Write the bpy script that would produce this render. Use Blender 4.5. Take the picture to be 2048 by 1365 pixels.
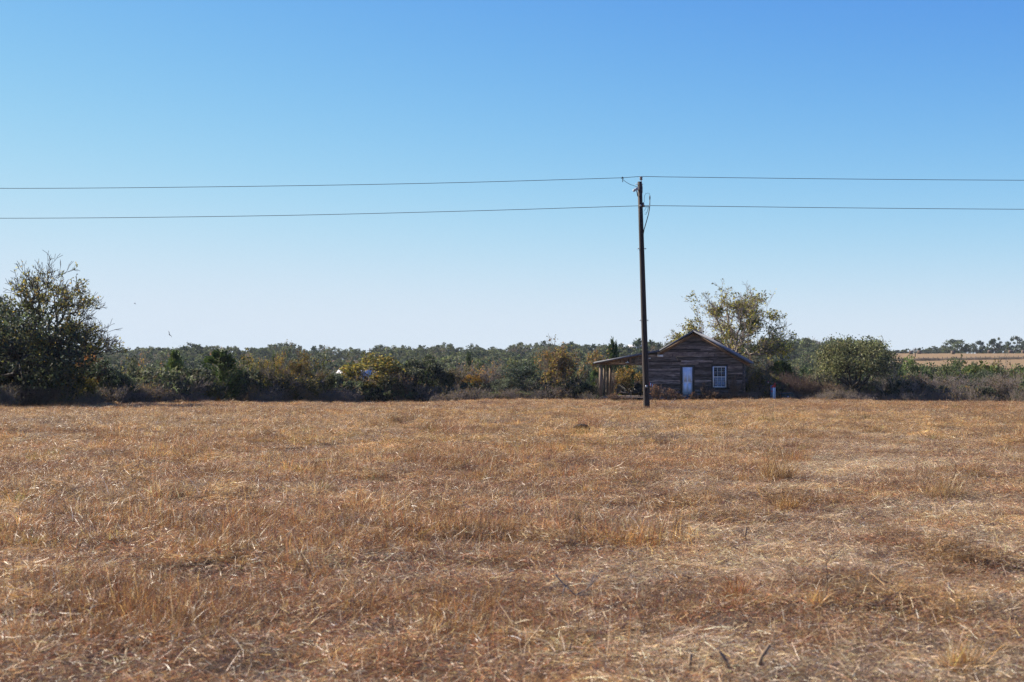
import bpy, math, random
import numpy as np
from mathutils import Vector, Matrix, Euler

for _o in list(bpy.data.objects):
    bpy.data.objects.remove(_o)
scene = bpy.context.scene
COL = scene.collection
R = math.radians
PI = math.pi

# ------------------------------------------------------------------ camera
EYE = 1.65
PITCH = math.atan((735.0 - 682.5) / 2844.0)
cam_data = bpy.data.cameras.new('camera')
cam_data.lens = 50.0
cam_data.sensor_width = 36.0
cam_data.clip_start = 0.1
cam_data.clip_end = 9000.0
cam_data.dof.use_dof = True
cam_data.dof.focus_distance = 70.0
cam_data.dof.aperture_fstop = 4.0
cam = bpy.data.objects.new('camera', cam_data)
cam.location = (0, 0, EYE)
cam.rotation_euler = (PI / 2 + PITCH, 0, 0)
COL.objects.link(cam)
scene.camera = cam

# ------------------------------------------------------------------ world, sun, exposure
SUN_EL, SUN_AZ = R(33), R(-64)          # azimuth from +Y towards +X: behind and to one side of the field
world = bpy.data.worlds.new('World')
scene.world = world
world.use_nodes = True
wn = world.node_tree
wn.nodes.clear()
w_out = wn.nodes.new('ShaderNodeOutputWorld')
w_bg = wn.nodes.new('ShaderNodeBackground')
w_sky = wn.nodes.new('ShaderNodeTexSky')
w_sky.sky_type = 'NISHITA'
w_sky.sun_disc = False
w_sky.sun_elevation = SUN_EL
w_sky.sun_rotation = SUN_AZ
w_sky.altitude = 100
w_sky.air_density = 0.6
w_sky.dust_density = 0.0
w_sky.ozone_density = 10.0
w_bg.inputs['Strength'].default_value = 0.081
# camera-like response of the sky colour: each channel a power of the physical sky
w_sep = wn.nodes.new('ShaderNodeSeparateColor')
w_com = wn.nodes.new('ShaderNodeCombineColor')
wn.links.new(w_sky.outputs[0], w_sep.inputs[0])
for _i, (_g, _a, _p) in enumerate(((4.0, 0.54, 1.95), (4.6, 0.300, 1.64), (5.32, 0.60, 0.90))):
    # out = g * (1 - exp(-a * x^p)): a film shoulder
    _ch = [wn.nodes.new('ShaderNodeMath') for _ in range(5)]
    for _n, _op, _v in zip(_ch, ('POWER', 'MULTIPLY', 'POWER', 'SUBTRACT', 'MULTIPLY'), (_p, -_a, None, None, _g)):
        _n.operation = _op
        if _v is not None: _n.inputs[1].default_value = _v
    _ch[2].inputs[0].default_value = math.e
    _ch[3].inputs[0].default_value = 1.0
    wn.links.new(w_sep.outputs[_i], _ch[0].inputs[0]); wn.links.new(_ch[0].outputs[0], _ch[1].inputs[0])
    wn.links.new(_ch[1].outputs[0], _ch[2].inputs[1]); wn.links.new(_ch[2].outputs[0], _ch[3].inputs[1])
    wn.links.new(_ch[3].outputs[0], _ch[4].inputs[0]); wn.links.new(_ch[4].outputs[0], w_com.inputs[_i])
wn.links.new(w_com.outputs[0], w_bg.inputs['Color'])
wn.links.new(w_bg.outputs[0], w_out.inputs['Surface'])

sun_data = bpy.data.lights.new('sun', 'SUN')
sun_data.energy = 5.0
sun_data.angle = R(0.53)
sun_data.color = (1.0, 0.90, 0.76)
sun = bpy.data.objects.new('sun', sun_data)
sd = Vector((math.sin(SUN_AZ) * math.cos(SUN_EL), math.cos(SUN_AZ) * math.cos(SUN_EL), math.sin(SUN_EL)))
sun.rotation_euler = sd.to_track_quat('Z', 'Y').to_euler()
sun.location = (-30, 20, 40)
COL.objects.link(sun)

scene.view_settings.view_transform = 'Standard'
scene.view_settings.look = 'None'
scene.view_settings.exposure = 1.1
scene.view_settings.gamma = 1.0
scene.view_settings.use_curve_mapping = False
scene.render.engine = 'CYCLES'
scene.cycles.max_bounces = 8
scene.cycles.diffuse_bounces = 2
scene.cycles.glossy_bounces = 2
scene.cycles.transmission_bounces = 4
scene.cycles.volume_bounces = 0
scene.cycles.transparent_max_bounces = 8
scene.cycles.use_denoising = True
scene.cycles.denoiser = 'OPENIMAGEDENOISE'
scene.cycles.denoising_input_passes = 'RGB_ALBEDO_NORMAL'
scene.cycles.denoising_prefilter = 'NONE'
scene.render.resolution_x, scene.render.resolution_y = 1024, 682

# ------------------------------------------------------------------ helpers
FPX = 2844.0


def ray(px, py):
    cx, cy = (px - 1024.0) / FPX, (682.5 - py) / FPX
    return Vector((cx, math.cos(PITCH) - cy * math.sin(PITCH), math.sin(PITCH) + cy * math.cos(PITCH)))


def at(px, py, Y):
    d = ray(px, py)
    return Vector((0, 0, EYE)) + d * (Y / d.y)


def xat(px, Y):
    return at(px, 735, Y).x


def zat(py, Y):
    return at(1024, py, Y).z


def smooth(t):
    t = np.clip(t, 0.0, 1.0)
    return t * t * (3 - 2 * t)


_tab = np.random.RandomState(7).rand(256, 256)


def vnoise(x, y):
    x = np.asarray(x, float); y = np.asarray(y, float)
    xi, yi = np.floor(x).astype(int), np.floor(y).astype(int)
    fx, fy = x - xi, y - yi
    fx, fy = fx * fx * (3 - 2 * fx), fy * fy * (3 - 2 * fy)
    a = _tab[xi & 255, yi & 255]; b = _tab[(xi + 1) & 255, yi & 255]
    c = _tab[xi & 255, (yi + 1) & 255]; d = _tab[(xi + 1) & 255, (yi + 1) & 255]
    return (a * (1 - fx) + b * fx) * (1 - fy) + (c * (1 - fx) + d * fx) * fy


def fbm(x, y, o=3):
    s, a, t = 0, 1.0, 0
    for i in range(o):
        s = s + a * vnoise(x * 2 ** i + 17.3 * i, y * 2 ** i + 5.1 * i); t += a; a *= 0.5
    return s / t


def edge(x):
    """distance (along Y) at which the mown field ends in brush"""
    x = np.asarray(x, float)
    return 103.0 - 31.0 * smooth((-x - 9.0) / 19.0) + 3.0 * (vnoise(x * 0.13, 3.3) - 0.5)


def terrain(x, y):
    x = np.asarray(x, float); y = np.asarray(y, float)
    yc = np.clip(y, 0, 104.0)
    z = -8.0e-5 * yc * yc
    z = z - 7.2 * smooth((y - edge(x) - 2.0) / 70.0)
    ang = x / np.maximum(y, 50.0)
    top = 4.6 + 3.4 * smooth((ang + 0.25) / 0.55) + 0.8 * (vnoise(ang * 14 + 9, 1.7) - 0.5)
    z = z + (top + 7.9) * smooth((y - 230.0) / 430.0)
    z = z - 14.0 * smooth((y - 700.0) / 900.0)
    r = np.hypot(x, y)
    near = np.clip(1.0 - r / 140.0, 0, 1)
    z = z + near * 0.10 * (fbm(x * 0.55 + 40, y * 0.55 + 11, 2) - 0.5) + near * 0.09 * (vnoise(x * 1.9, y * 1.9) - 0.5)
    if np.ndim(x) == 0 or np.min(y) < 70:
        z = z - .13 * hollow(x, y)
    z = z + 0.45 * (vnoise(x * 0.11 + 2, 5.0 + y * .004) - 0.5) * smooth((y - 68) / 28.0) * (1 - smooth((y - 150) / 60))
    z = z + 0.35 * (vnoise(x * 0.045 + 3, y * 0.045) - 0.5) * np.clip((r - 8) / 40, 0, 1) * 0.5
    return z


def _hollow_list():
    out = []
    for (px, py, rx, ry, dp) in ((160, 1250, .34, .20, .12), (292, 1232, .14, .12, .10), (150, 1197, .26, .14, .09), (435, 1137, .5, .14, .10), (610, 1120, .2, .12, .08), (620, 1024, .32, .2, .09), (600, 1060, .25, .15, .07),
                                 (1570, 966, .55, .22, .10), (1572, 1030, .3, .18, .08), (1800, 1056, .55, .2, .10), (2036, 1148, .34, .2, .12), (1020, 1306, .26, .14, .09), (742, 1350, .3, .12, .11), (18, 1078, .3, .2, .1), (1160, 872, .35, .3, .12),
                                 (640, 892, 1.2, .6, .10), (360, 925, .8, .5, .08), (900, 1085, .5, .3, .08), (985, 940, .8, .5, .08), (1590, 924, .7, .4, .08), (1180, 1100, .3, .25, .08), (1930, 1000, .5, .4, .1), (330, 1010, .5, .3, .08), (1050, 1140, .3, .2, .08), (520, 1180, .25, .2, .07), (240, 1340, .2, .12, .08), (1350, 1020, .4, .3, .07), (780, 960, .7, .5, .08)):
        d = ray(px, py); t = -EYE / d.z
        for _ in range(6):
            t = (-8.0e-5 * (d.y * t) ** 2 - EYE) / d.z
        out.append((d.x * t, d.y * t, rx, ry, dp))
    rh = np.random.RandomState(31)
    for _ in range(85):
        yy_ = 9 + 55 * rh.rand() ** 1.2
        out.append((rh.uniform(-.38, .38) * yy_, yy_, rh.uniform(.15, .6) * (.5 + yy_ / 50), rh.uniform(.1, .3) * (.5 + yy_ / 50), rh.uniform(.05, .1)))
    return out


HOLLOWS = _hollow_list()


def hollow(x, y, off=0.0, grow_=1.0):
    s_ = np.zeros(np.broadcast(x, y).shape)
    for (hx_, hy_, rx, ry, dp) in HOLLOWS:
        s_ = np.maximum(s_, np.exp(-((x - hx_) / (rx * grow_)) ** 2 - ((y - hy_ - off * (ry + .25)) / (ry * grow_ * 1.6)) ** 2))
    return s_


def gz(x, y):
    return float(terrain(x, y))


# ---- materials
def nodes_of(name):
    m = bpy.data.materials.new(name)
    m.use_nodes = True
    nt = m.node_tree
    return m, nt, nt.nodes['Principled BSDF'], nt.nodes['Material Output']


def N(nt, t, **kw):
    n = nt.nodes.new(t)
    for k, v in kw.items():
        setattr(n, k, v)
    return n


def ramp(nt, stops, src):
    r = N(nt, 'ShaderNodeValToRGB')
    el = r.color_ramp.elements
    while len(el) < len(stops):
        el.new(0.5)
    for e, (p, c) in zip(el, stops):
        e.position = p
        e.color = (*c, 1)
    nt.links.new(src, r.inputs[0])
    return r.outputs[0]


def mul(nt, a, b, fac=1.0):
    m = N(nt, 'ShaderNodeMix', data_type='RGBA', blend_type='MULTIPLY')
    m.inputs[0].default_value = fac
    nt.links.new(a, m.inputs[6])
    if isinstance(b, tuple):
        m.inputs[7].default_value = (*b, 1)
    else:
        nt.links.new(b, m.inputs[7])
    return m.outputs[2]


def noise_tex(nt, scale, detail=4, rough=0.6, coord='Object', vscale=None):
    if coord == 'World':
        src = N(nt, 'ShaderNodeNewGeometry').outputs['Position']
    else:
        src = N(nt, 'ShaderNodeTexCoord').outputs[coord]
    if vscale:
        mp = N(nt, 'ShaderNodeMapping')
        mp.inputs['Scale'].default_value = vscale
        nt.links.new(src, mp.inputs[0]); src = mp.outputs[0]
    n = N(nt, 'ShaderNodeTexNoise')
    n.inputs['Scale'].default_value = scale
    n.inputs['Detail'].default_value = detail
    n.inputs['Roughness'].default_value = rough
    nt.links.new(src, n.inputs['Vector'])
    return n.outputs['Fac']


def mat_plain(name, c, rough=0.7, metal=0.0, var=0.3, scale=6.0, spec=0.4, vscale=None, bump=0.0):
    m, nt, b, out = nodes_of(name)
    f = noise_tex(nt, scale, vscale=vscale)
    lo = tuple(v * (1 - var) for v in c); hi = tuple(min(1, v * (1 + var)) for v in c)
    col = ramp(nt, [(0.3, lo), (0.7, hi)], f)
    nt.links.new(col, b.inputs['Base Color'])
    b.inputs['Roughness'].default_value = rough
    b.inputs['Metallic'].default_value = metal
    b.inputs['Specular IOR Level'].default_value = spec
    if bump:
        bp = N(nt, 'ShaderNodeBump'); bp.inputs['Strength'].default_value = bump; bp.inputs['Distance'].default_value = 0.02
        nt.links.new(f, bp.inputs['Height']); nt.links.new(bp.outputs[0], b.inputs['Normal'])
    return m


def mat_leaf(name, transl=0.35, gloss=0.35, rough=0.45):
    """colour comes from the per-leaf tint, times the crown's own object colour"""
    m, nt, b, out = nodes_of(name)
    at_ = N(nt, 'ShaderNodeAttribute', attribute_name='tint')
    oi = N(nt, 'ShaderNodeObjectInfo')
    col = mul(nt, at_.outputs['Color'], oi.outputs['Color'])
    col = mul(nt, col, ramp(nt, [(0.0, (0.62, 0.68, 0.66)), (0.5, (1, 1, 1)), (1.0, (1.55, 1.42, 1.15))], oi.outputs['Random']))
    nt.links.new(col, b.inputs['Base Color'])
    b.inputs['Roughness'].default_value = rough
    b.inputs['Specular IOR Level'].default_value = gloss
    tr = N(nt, 'ShaderNodeBsdfTranslucent')
    nt.links.new(col, tr.inputs['Color'])
    mx = N(nt, 'ShaderNodeMixShader'); mx.inputs[0].default_value = transl
    nt.links.new(b.outputs[0], mx.inputs[1]); nt.links.new(tr.outputs[0], mx.inputs[2])
    nt.links.new(mx.outputs[0], out.inputs['Surface'])
    return m


def mat_bark(name, c):
    m, nt, b, out = nodes_of(name)
    f = noise_tex(nt, 5.0, 5, 0.7, vscale=(1, 1, 0.3))
    col = ramp(nt, [(0.3, tuple(v * 0.6 for v in c)), (0.7, tuple(v * 1.35 for v in c))], f)
    nt.links.new(col, b.inputs['Base Color'])
    b.inputs['Roughness'].default_value = 0.85
    b.inputs['Specular IOR Level'].default_value = 0.2
    return m


# ---- mesh building
def np_mesh(name, verts, faces_list, mats, midx=None, tint=None):
    """faces_list: list of integer arrays (n,k)"""
    me = bpy.data.meshes.new(name)
    verts = np.asarray(verts, np.float32)
    me.vertices.add(len(verts))
    me.vertices.foreach_set('co', verts.ravel())
    starts, loops, s = [], [], 0
    for f in faces_list:
        f = np.asarray(f, np.int32)
        if len(f) == 0:
            continue
        k = f.shape[1]
        starts.append(s + np.arange(len(f), dtype=np.int32) * k)
        loops.append(f.ravel()); s += f.size
    loops = np.concatenate(loops); starts = np.concatenate(starts)
    me.loops.add(len(loops)); me.loops.foreach_set('vertex_index', loops)
    me.polygons.add(len(starts)); me.polygons.foreach_set('loop_start', starts)
    if midx is not None:
        me.polygons.foreach_set('material_index', np.asarray(midx, np.int32))
    if tint is not None:
        a = me.attributes.new('tint', 'FLOAT_COLOR', 'POINT')
        t4 = np.ones((len(verts), 4), np.float32); t4[:, :3] = tint
        a.data.foreach_set('color', t4.ravel())
    for m in (mats if isinstance(mats, (list, tuple)) else [mats]):
        me.materials.append(m)
    me.update(calc_edges=True)
    return me


def link(name, data, parent=None, loc=None, rot=None, scale=None):
    o = bpy.data.objects.new(name, data)
    COL.objects.link(o)
    if parent is not None:
        o.parent = parent
    if loc is not None: o.location = loc
    if rot is not None: o.rotation_euler = rot
    if scale is not None: o.scale = scale
    return o


def tag(o, label=None, cat=None, group=None, kind=None):
    for k, v in (('label', label), ('category', cat), ('group', group), ('kind', kind)):
        if v: o[k] = v
    return o


def thing(name, label, cat, loc=(0, 0, 0), rz=0.0, group=None):
    return tag(link(name, None, None, loc, (0, 0, rz)), label, cat, group)


class MB:
    """collects boxes and tubes, then becomes ONE mesh"""
    def __init__(s): s.v, s.q, s.t = [], [], []

    def box(s, c, size, M=None, taper=1.0):
        i = len(s.v); hx, hy, hz = size[0] / 2, size[1] / 2, size[2] / 2
        for z in (-1, 1):
            k = taper if z > 0 else 1.0
            for (x, y) in ((-1, -1), (1, -1), (1, 1), (-1, 1)):
                p = Vector((x * hx * k, y * hy * k, z * hz))
                if M is not None: p = M @ p
                s.v.append(tuple(p + Vector(c)))
        s.q += [(i + 3, i + 2, i + 1, i), (i + 4, i + 5, i + 6, i + 7)] + [(i + a, i + b, i + b + 4, i + a + 4) for a, b in ((0, 1), (1, 2), (2, 3), (3, 0))]
        return s

    def quad(s, a, b, c, d):
        i = len(s.v); s.v += [tuple(a), tuple(b), tuple(c), tuple(d)]; s.q.append((i, i + 1, i + 2, i + 3)); return s

    def prism(s, outline, d):
        """outline: list of points; extruded by vector d"""
        n = len(outline); i = len(s.v); d = Vector(d)
        s.v += [tuple(p) for p in outline] + [tuple(Vector(p) + d) for p in outline]
        for a in range(n):
            b = (a + 1) % n; s.q.append((i + a, i + b, i + n + b, i + n + a))
        for a in range(1, n - 1):
            s.t.append((i, i + a + 1, i + a)); s.t.append((i + n, i + n + a, i + n + a + 1))
        return s

    def tube(s, pts, rads, k=6, cap=True):
        pts = [Vector(p) for p in pts]
        if not isinstance(rads, (list, tuple)): rads = [rads] * len(pts)
        i0 = len(s.v); prev = None
        for j, p in enumerate(pts):
            d = (pts[min(j + 1, len(pts) - 1)] - pts[max(j - 1, 0)])
            d = d.normalized() if d.length > 1e-9 else Vector((0, 0, 1))
            ref = prev if prev is not None else (Vector((1, 0, 0)) if abs(d.x) < 0.9 else Vector((0, 1, 0)))
            u = (ref - d * ref.dot(d)).normalized(); w = d.cross(u); prev = u
            for a in range(k):
                an = 2 * PI * a / k
                s.v.append(tuple(p + (u * math.cos(an) + w * math.sin(an)) * rads[j]))
        for j in range(len(pts) - 1):
            for a in range(k):
                b = (a + 1) % k
                s.q.append((i0 + j * k + a, i0 + j * k + b, i0 + (j + 1) * k + b, i0 + (j + 1) * k + a))
        if cap:
            for base, flip in ((i0, True), (i0 + (len(pts) - 1) * k, False)):
                for a in range(1, k - 1):
                    f = (base, base + a, base + a + 1)
                    s.t.append(f[::-1] if flip else f)
        return s

    def mesh(s, name, mat, smooth_=False):
        me = np_mesh(name, np.array(s.v), [np.array(s.q, int).reshape(-1, 4), np.array(s.t, int).reshape(-1, 3)], mat)
        if smooth_:
            me.polygons.foreach_set('use_smooth', np.ones(len(me.polygons), bool))
        return me

    def build(s, name, mat, parent=None, smooth_=False, **kw):
        return link(name, s.mesh(name, mat, smooth_), parent, **kw)


def Rx(a): return Matrix.Rotation(a, 3, 'X')
def Ry(a): return Matrix.Rotation(a, 3, 'Y')
def Rz(a): return Matrix.Rotation(a, 3, 'Z')


# ------------------------------------------------------------------ ground sheet
def track_x(y):
    return 0.235 * y + 0.15


def track_w(x, y):
    """0..1 how much of the worn, sandy mower track shows"""
    y = np.asarray(y, float)
    m = np.exp(-((x - track_x(y)) / (1.15 + 0.04 * y)) ** 2)
    return m * (1 - smooth((y - 22.0) / 26.0)) * smooth((fbm(x * 0.8 + 4, np.asarray(y) * 0.5, 3) - 0.30) / 0.3)


def mat_ground():
    m, nt, b, out = nodes_of('field_soil')
    at_ = N(nt, 'ShaderNodeAttribute', attribute_name='tint')
    f = noise_tex(nt, 1.3, 8, 0.7, 'World')
    f2 = noise_tex(nt, 22.0, 8, 0.8, 'World')
    c = mul(nt, at_.outputs['Color'], ramp(nt, [(0.25, (0.55, 0.52, 0.5)), (0.75, (1.25, 1.22, 1.2))], f))
    c = mul(nt, c, ramp(nt, [(0.3, (0.6, 0.6, 0.6)), (0.7, (1.3, 1.3, 1.3))], f2))
    nt.links.new(c, b.inputs['Base Color'])
    b.inputs['Roughness'].default_value = 0.95
    b.inputs['Specular IOR Level'].default_value = 0.1
    bp = N(nt, 'ShaderNodeBump'); bp.inputs['Strength'].default_value = 0.6; bp.inputs['Distance'].default_value = 0.03
    nt.links.new(f2, bp.inputs['Height']); nt.links.new(bp.outputs[0], b.inputs['Normal'])
    return m


def build_ground():
    rr = [0.6]
    while rr[-1] < 1900:
        rr.append(rr[-1] * 1.022 + 0.02)
    rr = np.array(rr)
    a1 = np.linspace(-0.75, 0.75, 301)
    a2 = np.linspace(0.75, 2 * PI - 0.75, 92)[1:-1]
    aa = np.concatenate([a1, a2])
    A, RR = np.meshgrid(aa, rr)
    X, Y = RR * np.sin(A), RR * np.cos(A)
    Z = terrain(X, Y)
    na, nr = len(aa), len(rr)
    v = np.stack([X.ravel(), Y.ravel(), Z.ravel()], 1)
    i = np.arange(nr - 1)[:, None] * na + np.arange(na)[None, :]
    j = np.arange(nr - 1)[:, None] * na + (np.arange(na) + 1)[None, :] % na
    q = np.stack([i, j, j + na, i + na], -1).reshape(-1, 4)[:, ::-1]
    v = np.vstack([v, [[0, 0, gz(0, 0)]]])
    c = len(v) - 1
    t = np.stack([np.full(na, c), (np.arange(na) + 1) % na, np.arange(na)], 1)[:, ::-1]
    # colour of the soil itself: litter in the field, sand in the track, leaf mould in the wood, cut hay far off
    x, y = v[:, 0], v[:, 1]
    col = np.tile(np.array([0.085, 0.060, 0.040]), (len(v), 1))
    tw = track_w(x, y)[:, None]
    col = col * (1 - tw) + np.array([0.52, 0.41, 0.29]) * tw
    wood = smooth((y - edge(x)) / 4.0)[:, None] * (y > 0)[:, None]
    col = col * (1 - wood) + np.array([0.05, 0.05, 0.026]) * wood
    ang = x / np.maximum(y, 1)
    hay = (smooth((ang - 0.262) / 0.012) * smooth((y - 385) / 25) * (1 - smooth((y - 690) / 30)))[:, None]
    col = col * (1 - hay) + np.array([0.29, 0.20, 0.10]) * hay
    red = (smooth((ang + 0.178) / 0.01) * (1 - smooth((ang + 0.095) / 0.01)) * smooth((y - 535) / 12) * (1 - smooth((y - 625) / 12)))[:, None]
    col = col * (1 - red) + np.array([0.13, 0.07, 0.05]) * red
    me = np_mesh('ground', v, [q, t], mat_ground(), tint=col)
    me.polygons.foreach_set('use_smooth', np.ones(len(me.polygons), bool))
    tag(link('ground', me), 'rough mown field of dry grass falling away to a wooded valley', None, None, 'structure')


build_ground()

# ------------------------------------------------------------------ haze: the air between here and the far ridge
HAZE = 0.00009
if HAZE > 0:
    hm = bpy.data.materials.new('haze_air')
    hm.use_nodes = True
    hm.node_tree.nodes.remove(hm.node_tree.nodes['Principled BSDF'])
    pv = hm.node_tree.nodes.new('ShaderNodeVolumePrincipled')
    pv.inputs['Color'].default_value = (0.80, 0.90, 1.0, 1)
    pv.inputs['Density'].default_value = HAZE
    pv.inputs['Anisotropy'].default_value = 0.0
    hm.node_tree.links.new(pv.outputs[0], hm.node_tree.nodes['Material Output'].inputs['Volume'])
    hb = MB().box((0, 0, 3.0), (4100, 4100, 38.0)).build('haze', hm)
    tag(hb, 'pale blue haze in the air over the valley', None, None, 'stuff')

# ------------------------------------------------------------------ the cabin
M_PLANK = None


def mat_plank():
    m, nt, b, out = nodes_of('weathered_board')
    oi = N(nt, 'ShaderNodeObjectInfo')
    add = N(nt, 'ShaderNodeVectorMath', operation='ADD')
    tc = N(nt, 'ShaderNodeNewGeometry')
    sc = N(nt, 'ShaderNodeVectorMath', operation='SCALE')
    nt.links.new(oi.outputs['Random'], sc.inputs['Scale'])
    sc.inputs[0].default_value = (40, 70, 90)
    nt.links.new(tc.outputs['Position'], add.inputs[0]); nt.links.new(sc.outputs[0], add.inputs[1])
    mp = N(nt, 'ShaderNodeMapping'); mp.inputs['Scale'].default_value = (0.9, 0.9, 16)
    nt.links.new(add.outputs[0], mp.inputs[0])
    n = N(nt, 'ShaderNodeTexNoise'); n.inputs['Scale'].default_value = 1.6; n.inputs['Detail'].default_value = 6; n.inputs['Roughness'].default_value = 0.7
    nt.links.new(mp.outputs[0], n.inputs['Vector'])
    c = ramp(nt, [(0.36, (0.016, 0.013, 0.013)), (0.5, (0.118, 0.092, 0.076)), (0.58, (0.235, 0.195, 0.168)), (0.72, (0.42, 0.38, 0.37))], n.outputs['Fac'])
    c2 = ramp(nt, [(0.0, (0.35, 0.33, 0.33)), (0.6, (0.95, 0.92, 0.92)), (1.0, (2.1, 1.95, 1.9))], oi.outputs['Random'])
    nt.links.new(mul(nt, c, c2), b.inputs['Base Color'])
    b.inputs['Roughness'].default_value = 0.85
    b.inputs['Specular IOR Level'].default_value = 0.25
    bp = N(nt, 'ShaderNodeBump'); bp.inputs['Strength'].default_value = 0.4; bp.inputs['Distance'].default_value = 0.01
    nt.links.new(n.outputs['Fac'], bp.inputs['Height']); nt.links.new(bp.outputs[0], b.inputs['Normal'])
    return m


M_PLANK = mat_plank()
M_BROWNWOOD = mat_plain('brown_timber', (0.20, 0.12, 0.07), 0.8, var=0.5, scale=4, vscale=(1, 1, 6))
M_DARKWOOD = mat_plain('dark_sheathing', (0.045, 0.036, 0.032), 0.9, var=0.4)
M_TIN = mat_plain('dull_tin_roofing', (0.20, 0.21, 0.235), 0.65, 0.2, var=0.25, scale=3)
M_FASCIA = mat_plain('tin_edge_trim', (0.10, 0.105, 0.125), 0.65, 0.1, var=0.3, scale=5)
M_POST = mat_plain('porch_post_timber', (0.19, 0.13, 0.09), 0.8, var=0.4, scale=5, vscale=(1, 1, 0.2))
M_DOOR = mat_plain('pale_blue_door_paint', (0.76, 0.79, 0.84), 0.5, var=0.14, scale=3)
M_WHITE = mat_plain('white_paint', (0.80, 0.80, 0.78), 0.5, var=0.06)
M_STONE = mat_plain('pier_stone', (0.22, 0.2, 0.18), 0.9, var=0.4, bump=0.4)
M_BLACKPL = mat_plain('dark_chair_plastic', (0.025, 0.026, 0.024), 0.45, var=0.3)
M_METAL = mat_plain('galvanised_metal', (0.40, 0.41, 0.42), 0.45, 0.8, var=0.2)
M_RUBBER = mat_plain('black_rubber', (0.03, 0.03, 0.032), 0.6, var=0.2)
M_CERAMIC = mat_plain('grey_brown_porcelain', (0.20, 0.15, 0.13), 0.25, var=0.2)
M_RED = mat_plain('red_plastic', (0.55, 0.035, 0.025), 0.5, var=0.2)
M_GREENBOX = mat_plain('dark_green_steel', (0.022, 0.035, 0.028), 0.45, var=0.3)
M_BLUEGREY = mat_plain('blue_grey_steel', (0.12, 0.16, 0.23), 0.5, var=0.2)


def mat_glass():
    m, nt, b, out = nodes_of('window_glass')
    b.inputs['Base Color'].default_value = (0.03, 0.045, 0.05, 1)
    b.inputs['Roughness'].default_value = 0.06
    b.inputs['Specular IOR Level'].default_value = 0.9
    n = noise_tex(nt, 2.0, 2)
    bp = N(nt, 'ShaderNodeBump'); bp.inputs['Strength'].default_value = 0.12; bp.inputs['Distance'].default_value = 0.05
    nt.links.new(n, bp.inputs['Height']); nt.links.new(bp.outputs[0], b.inputs['Normal'])
    return m


M_GLASS = mat_glass()
M_BLINDPANE = mat_plain('glass_over_pale_blind', (0.20, 0.25, 0.31), 0.15, var=0.2, spec=0.7)
M_CURTAIN = mat_plain('pale_window_blind', (0.55, 0.57, 0.6), 0.8, var=0.1)

HY = 101.0
HA = R(11.7)
hx0 = xat(1388, HY)
hz0 = -0.86
rng = random.Random(11)
cabin = thing('cabin', 'weathered board cabin with a gabled tin roof and open side porch', 'cabin', (hx0, HY, hz0), -HA)


def hz(py): return zat(py, HY) - hz0


RIDGE, EAVE, BREAK = hz(661.5), hz(724.5), hz(700.7)
WL, WR = -3.35, 3.52          # front wall corners
DEPTH = 6.6
XB = -2.42                    # where the porch roof takes over
XE, XP = 3.92, -7.12          # eave tips
PORCH_E = hz(725)
WB = 0.25                     # underside of the walls


def roof_z(x):
    if x >= 0: return RIDGE + (EAVE - RIDGE) * x / XE
    if x >= XB: return RIDGE + (BREAK - RIDGE) * x / XB
    return BREAK + (PORCH_E - BREAK) * (x - XB) / (XP - XB)


board = MB().box((0, 0, 0), (1, 1, 1)).mesh('plank', M_PLANK)


def plank(parent, c, size, rot=(0, 0, 0)):
    return link('plank', board, parent, c, rot, size)


# walls: sheathing with planks nailed over it
front = MB()
front.prism([(WL, 0.03, WB), (WR, 0.03, WB), (WR, 0.03, roof_z(WR) - 0.1), (0, 0.03, RIDGE - 0.1), (XB, 0.03, BREAK - 0.1), (WL, 0.03, roof_z(WL) - 0.1)], (0, 0.08, 0))
front_wall = front.build('front_wall', M_DARKWOOD, cabin)
back = MB().prism([(WL, DEPTH - .1, WB), (WR, DEPTH - .1, WB), (WR, DEPTH - .1, roof_z(WR) - 0.1), (0, DEPTH - .1, RIDGE - 0.1), (XB, DEPTH - .1, BREAK - 0.1), (WL, DEPTH - .1, roof_z(WL) - 0.1)], (0, 0.08, 0))
back.build('back_wall', M_DARKWOOD, cabin)
side_r = MB().box((WR - 0.05, DEPTH / 2 + 0.05, (WB + roof_z(WR) - 0.1) / 2), (0.08, DEPTH - 0.25, roof_z(WR) - 0.1 - WB)).build('side_wall', M_DARKWOOD, cabin)
side_l = MB().box((WL + 0.05, DEPTH / 2 + 0.05, (WB + roof_z(WL) - 0.1) / 2), (0.08, DEPTH - 0.25, roof_z(WL) - 0.1 - WB)).build('side_wall', M_DARKWOOD, cabin)

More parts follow.
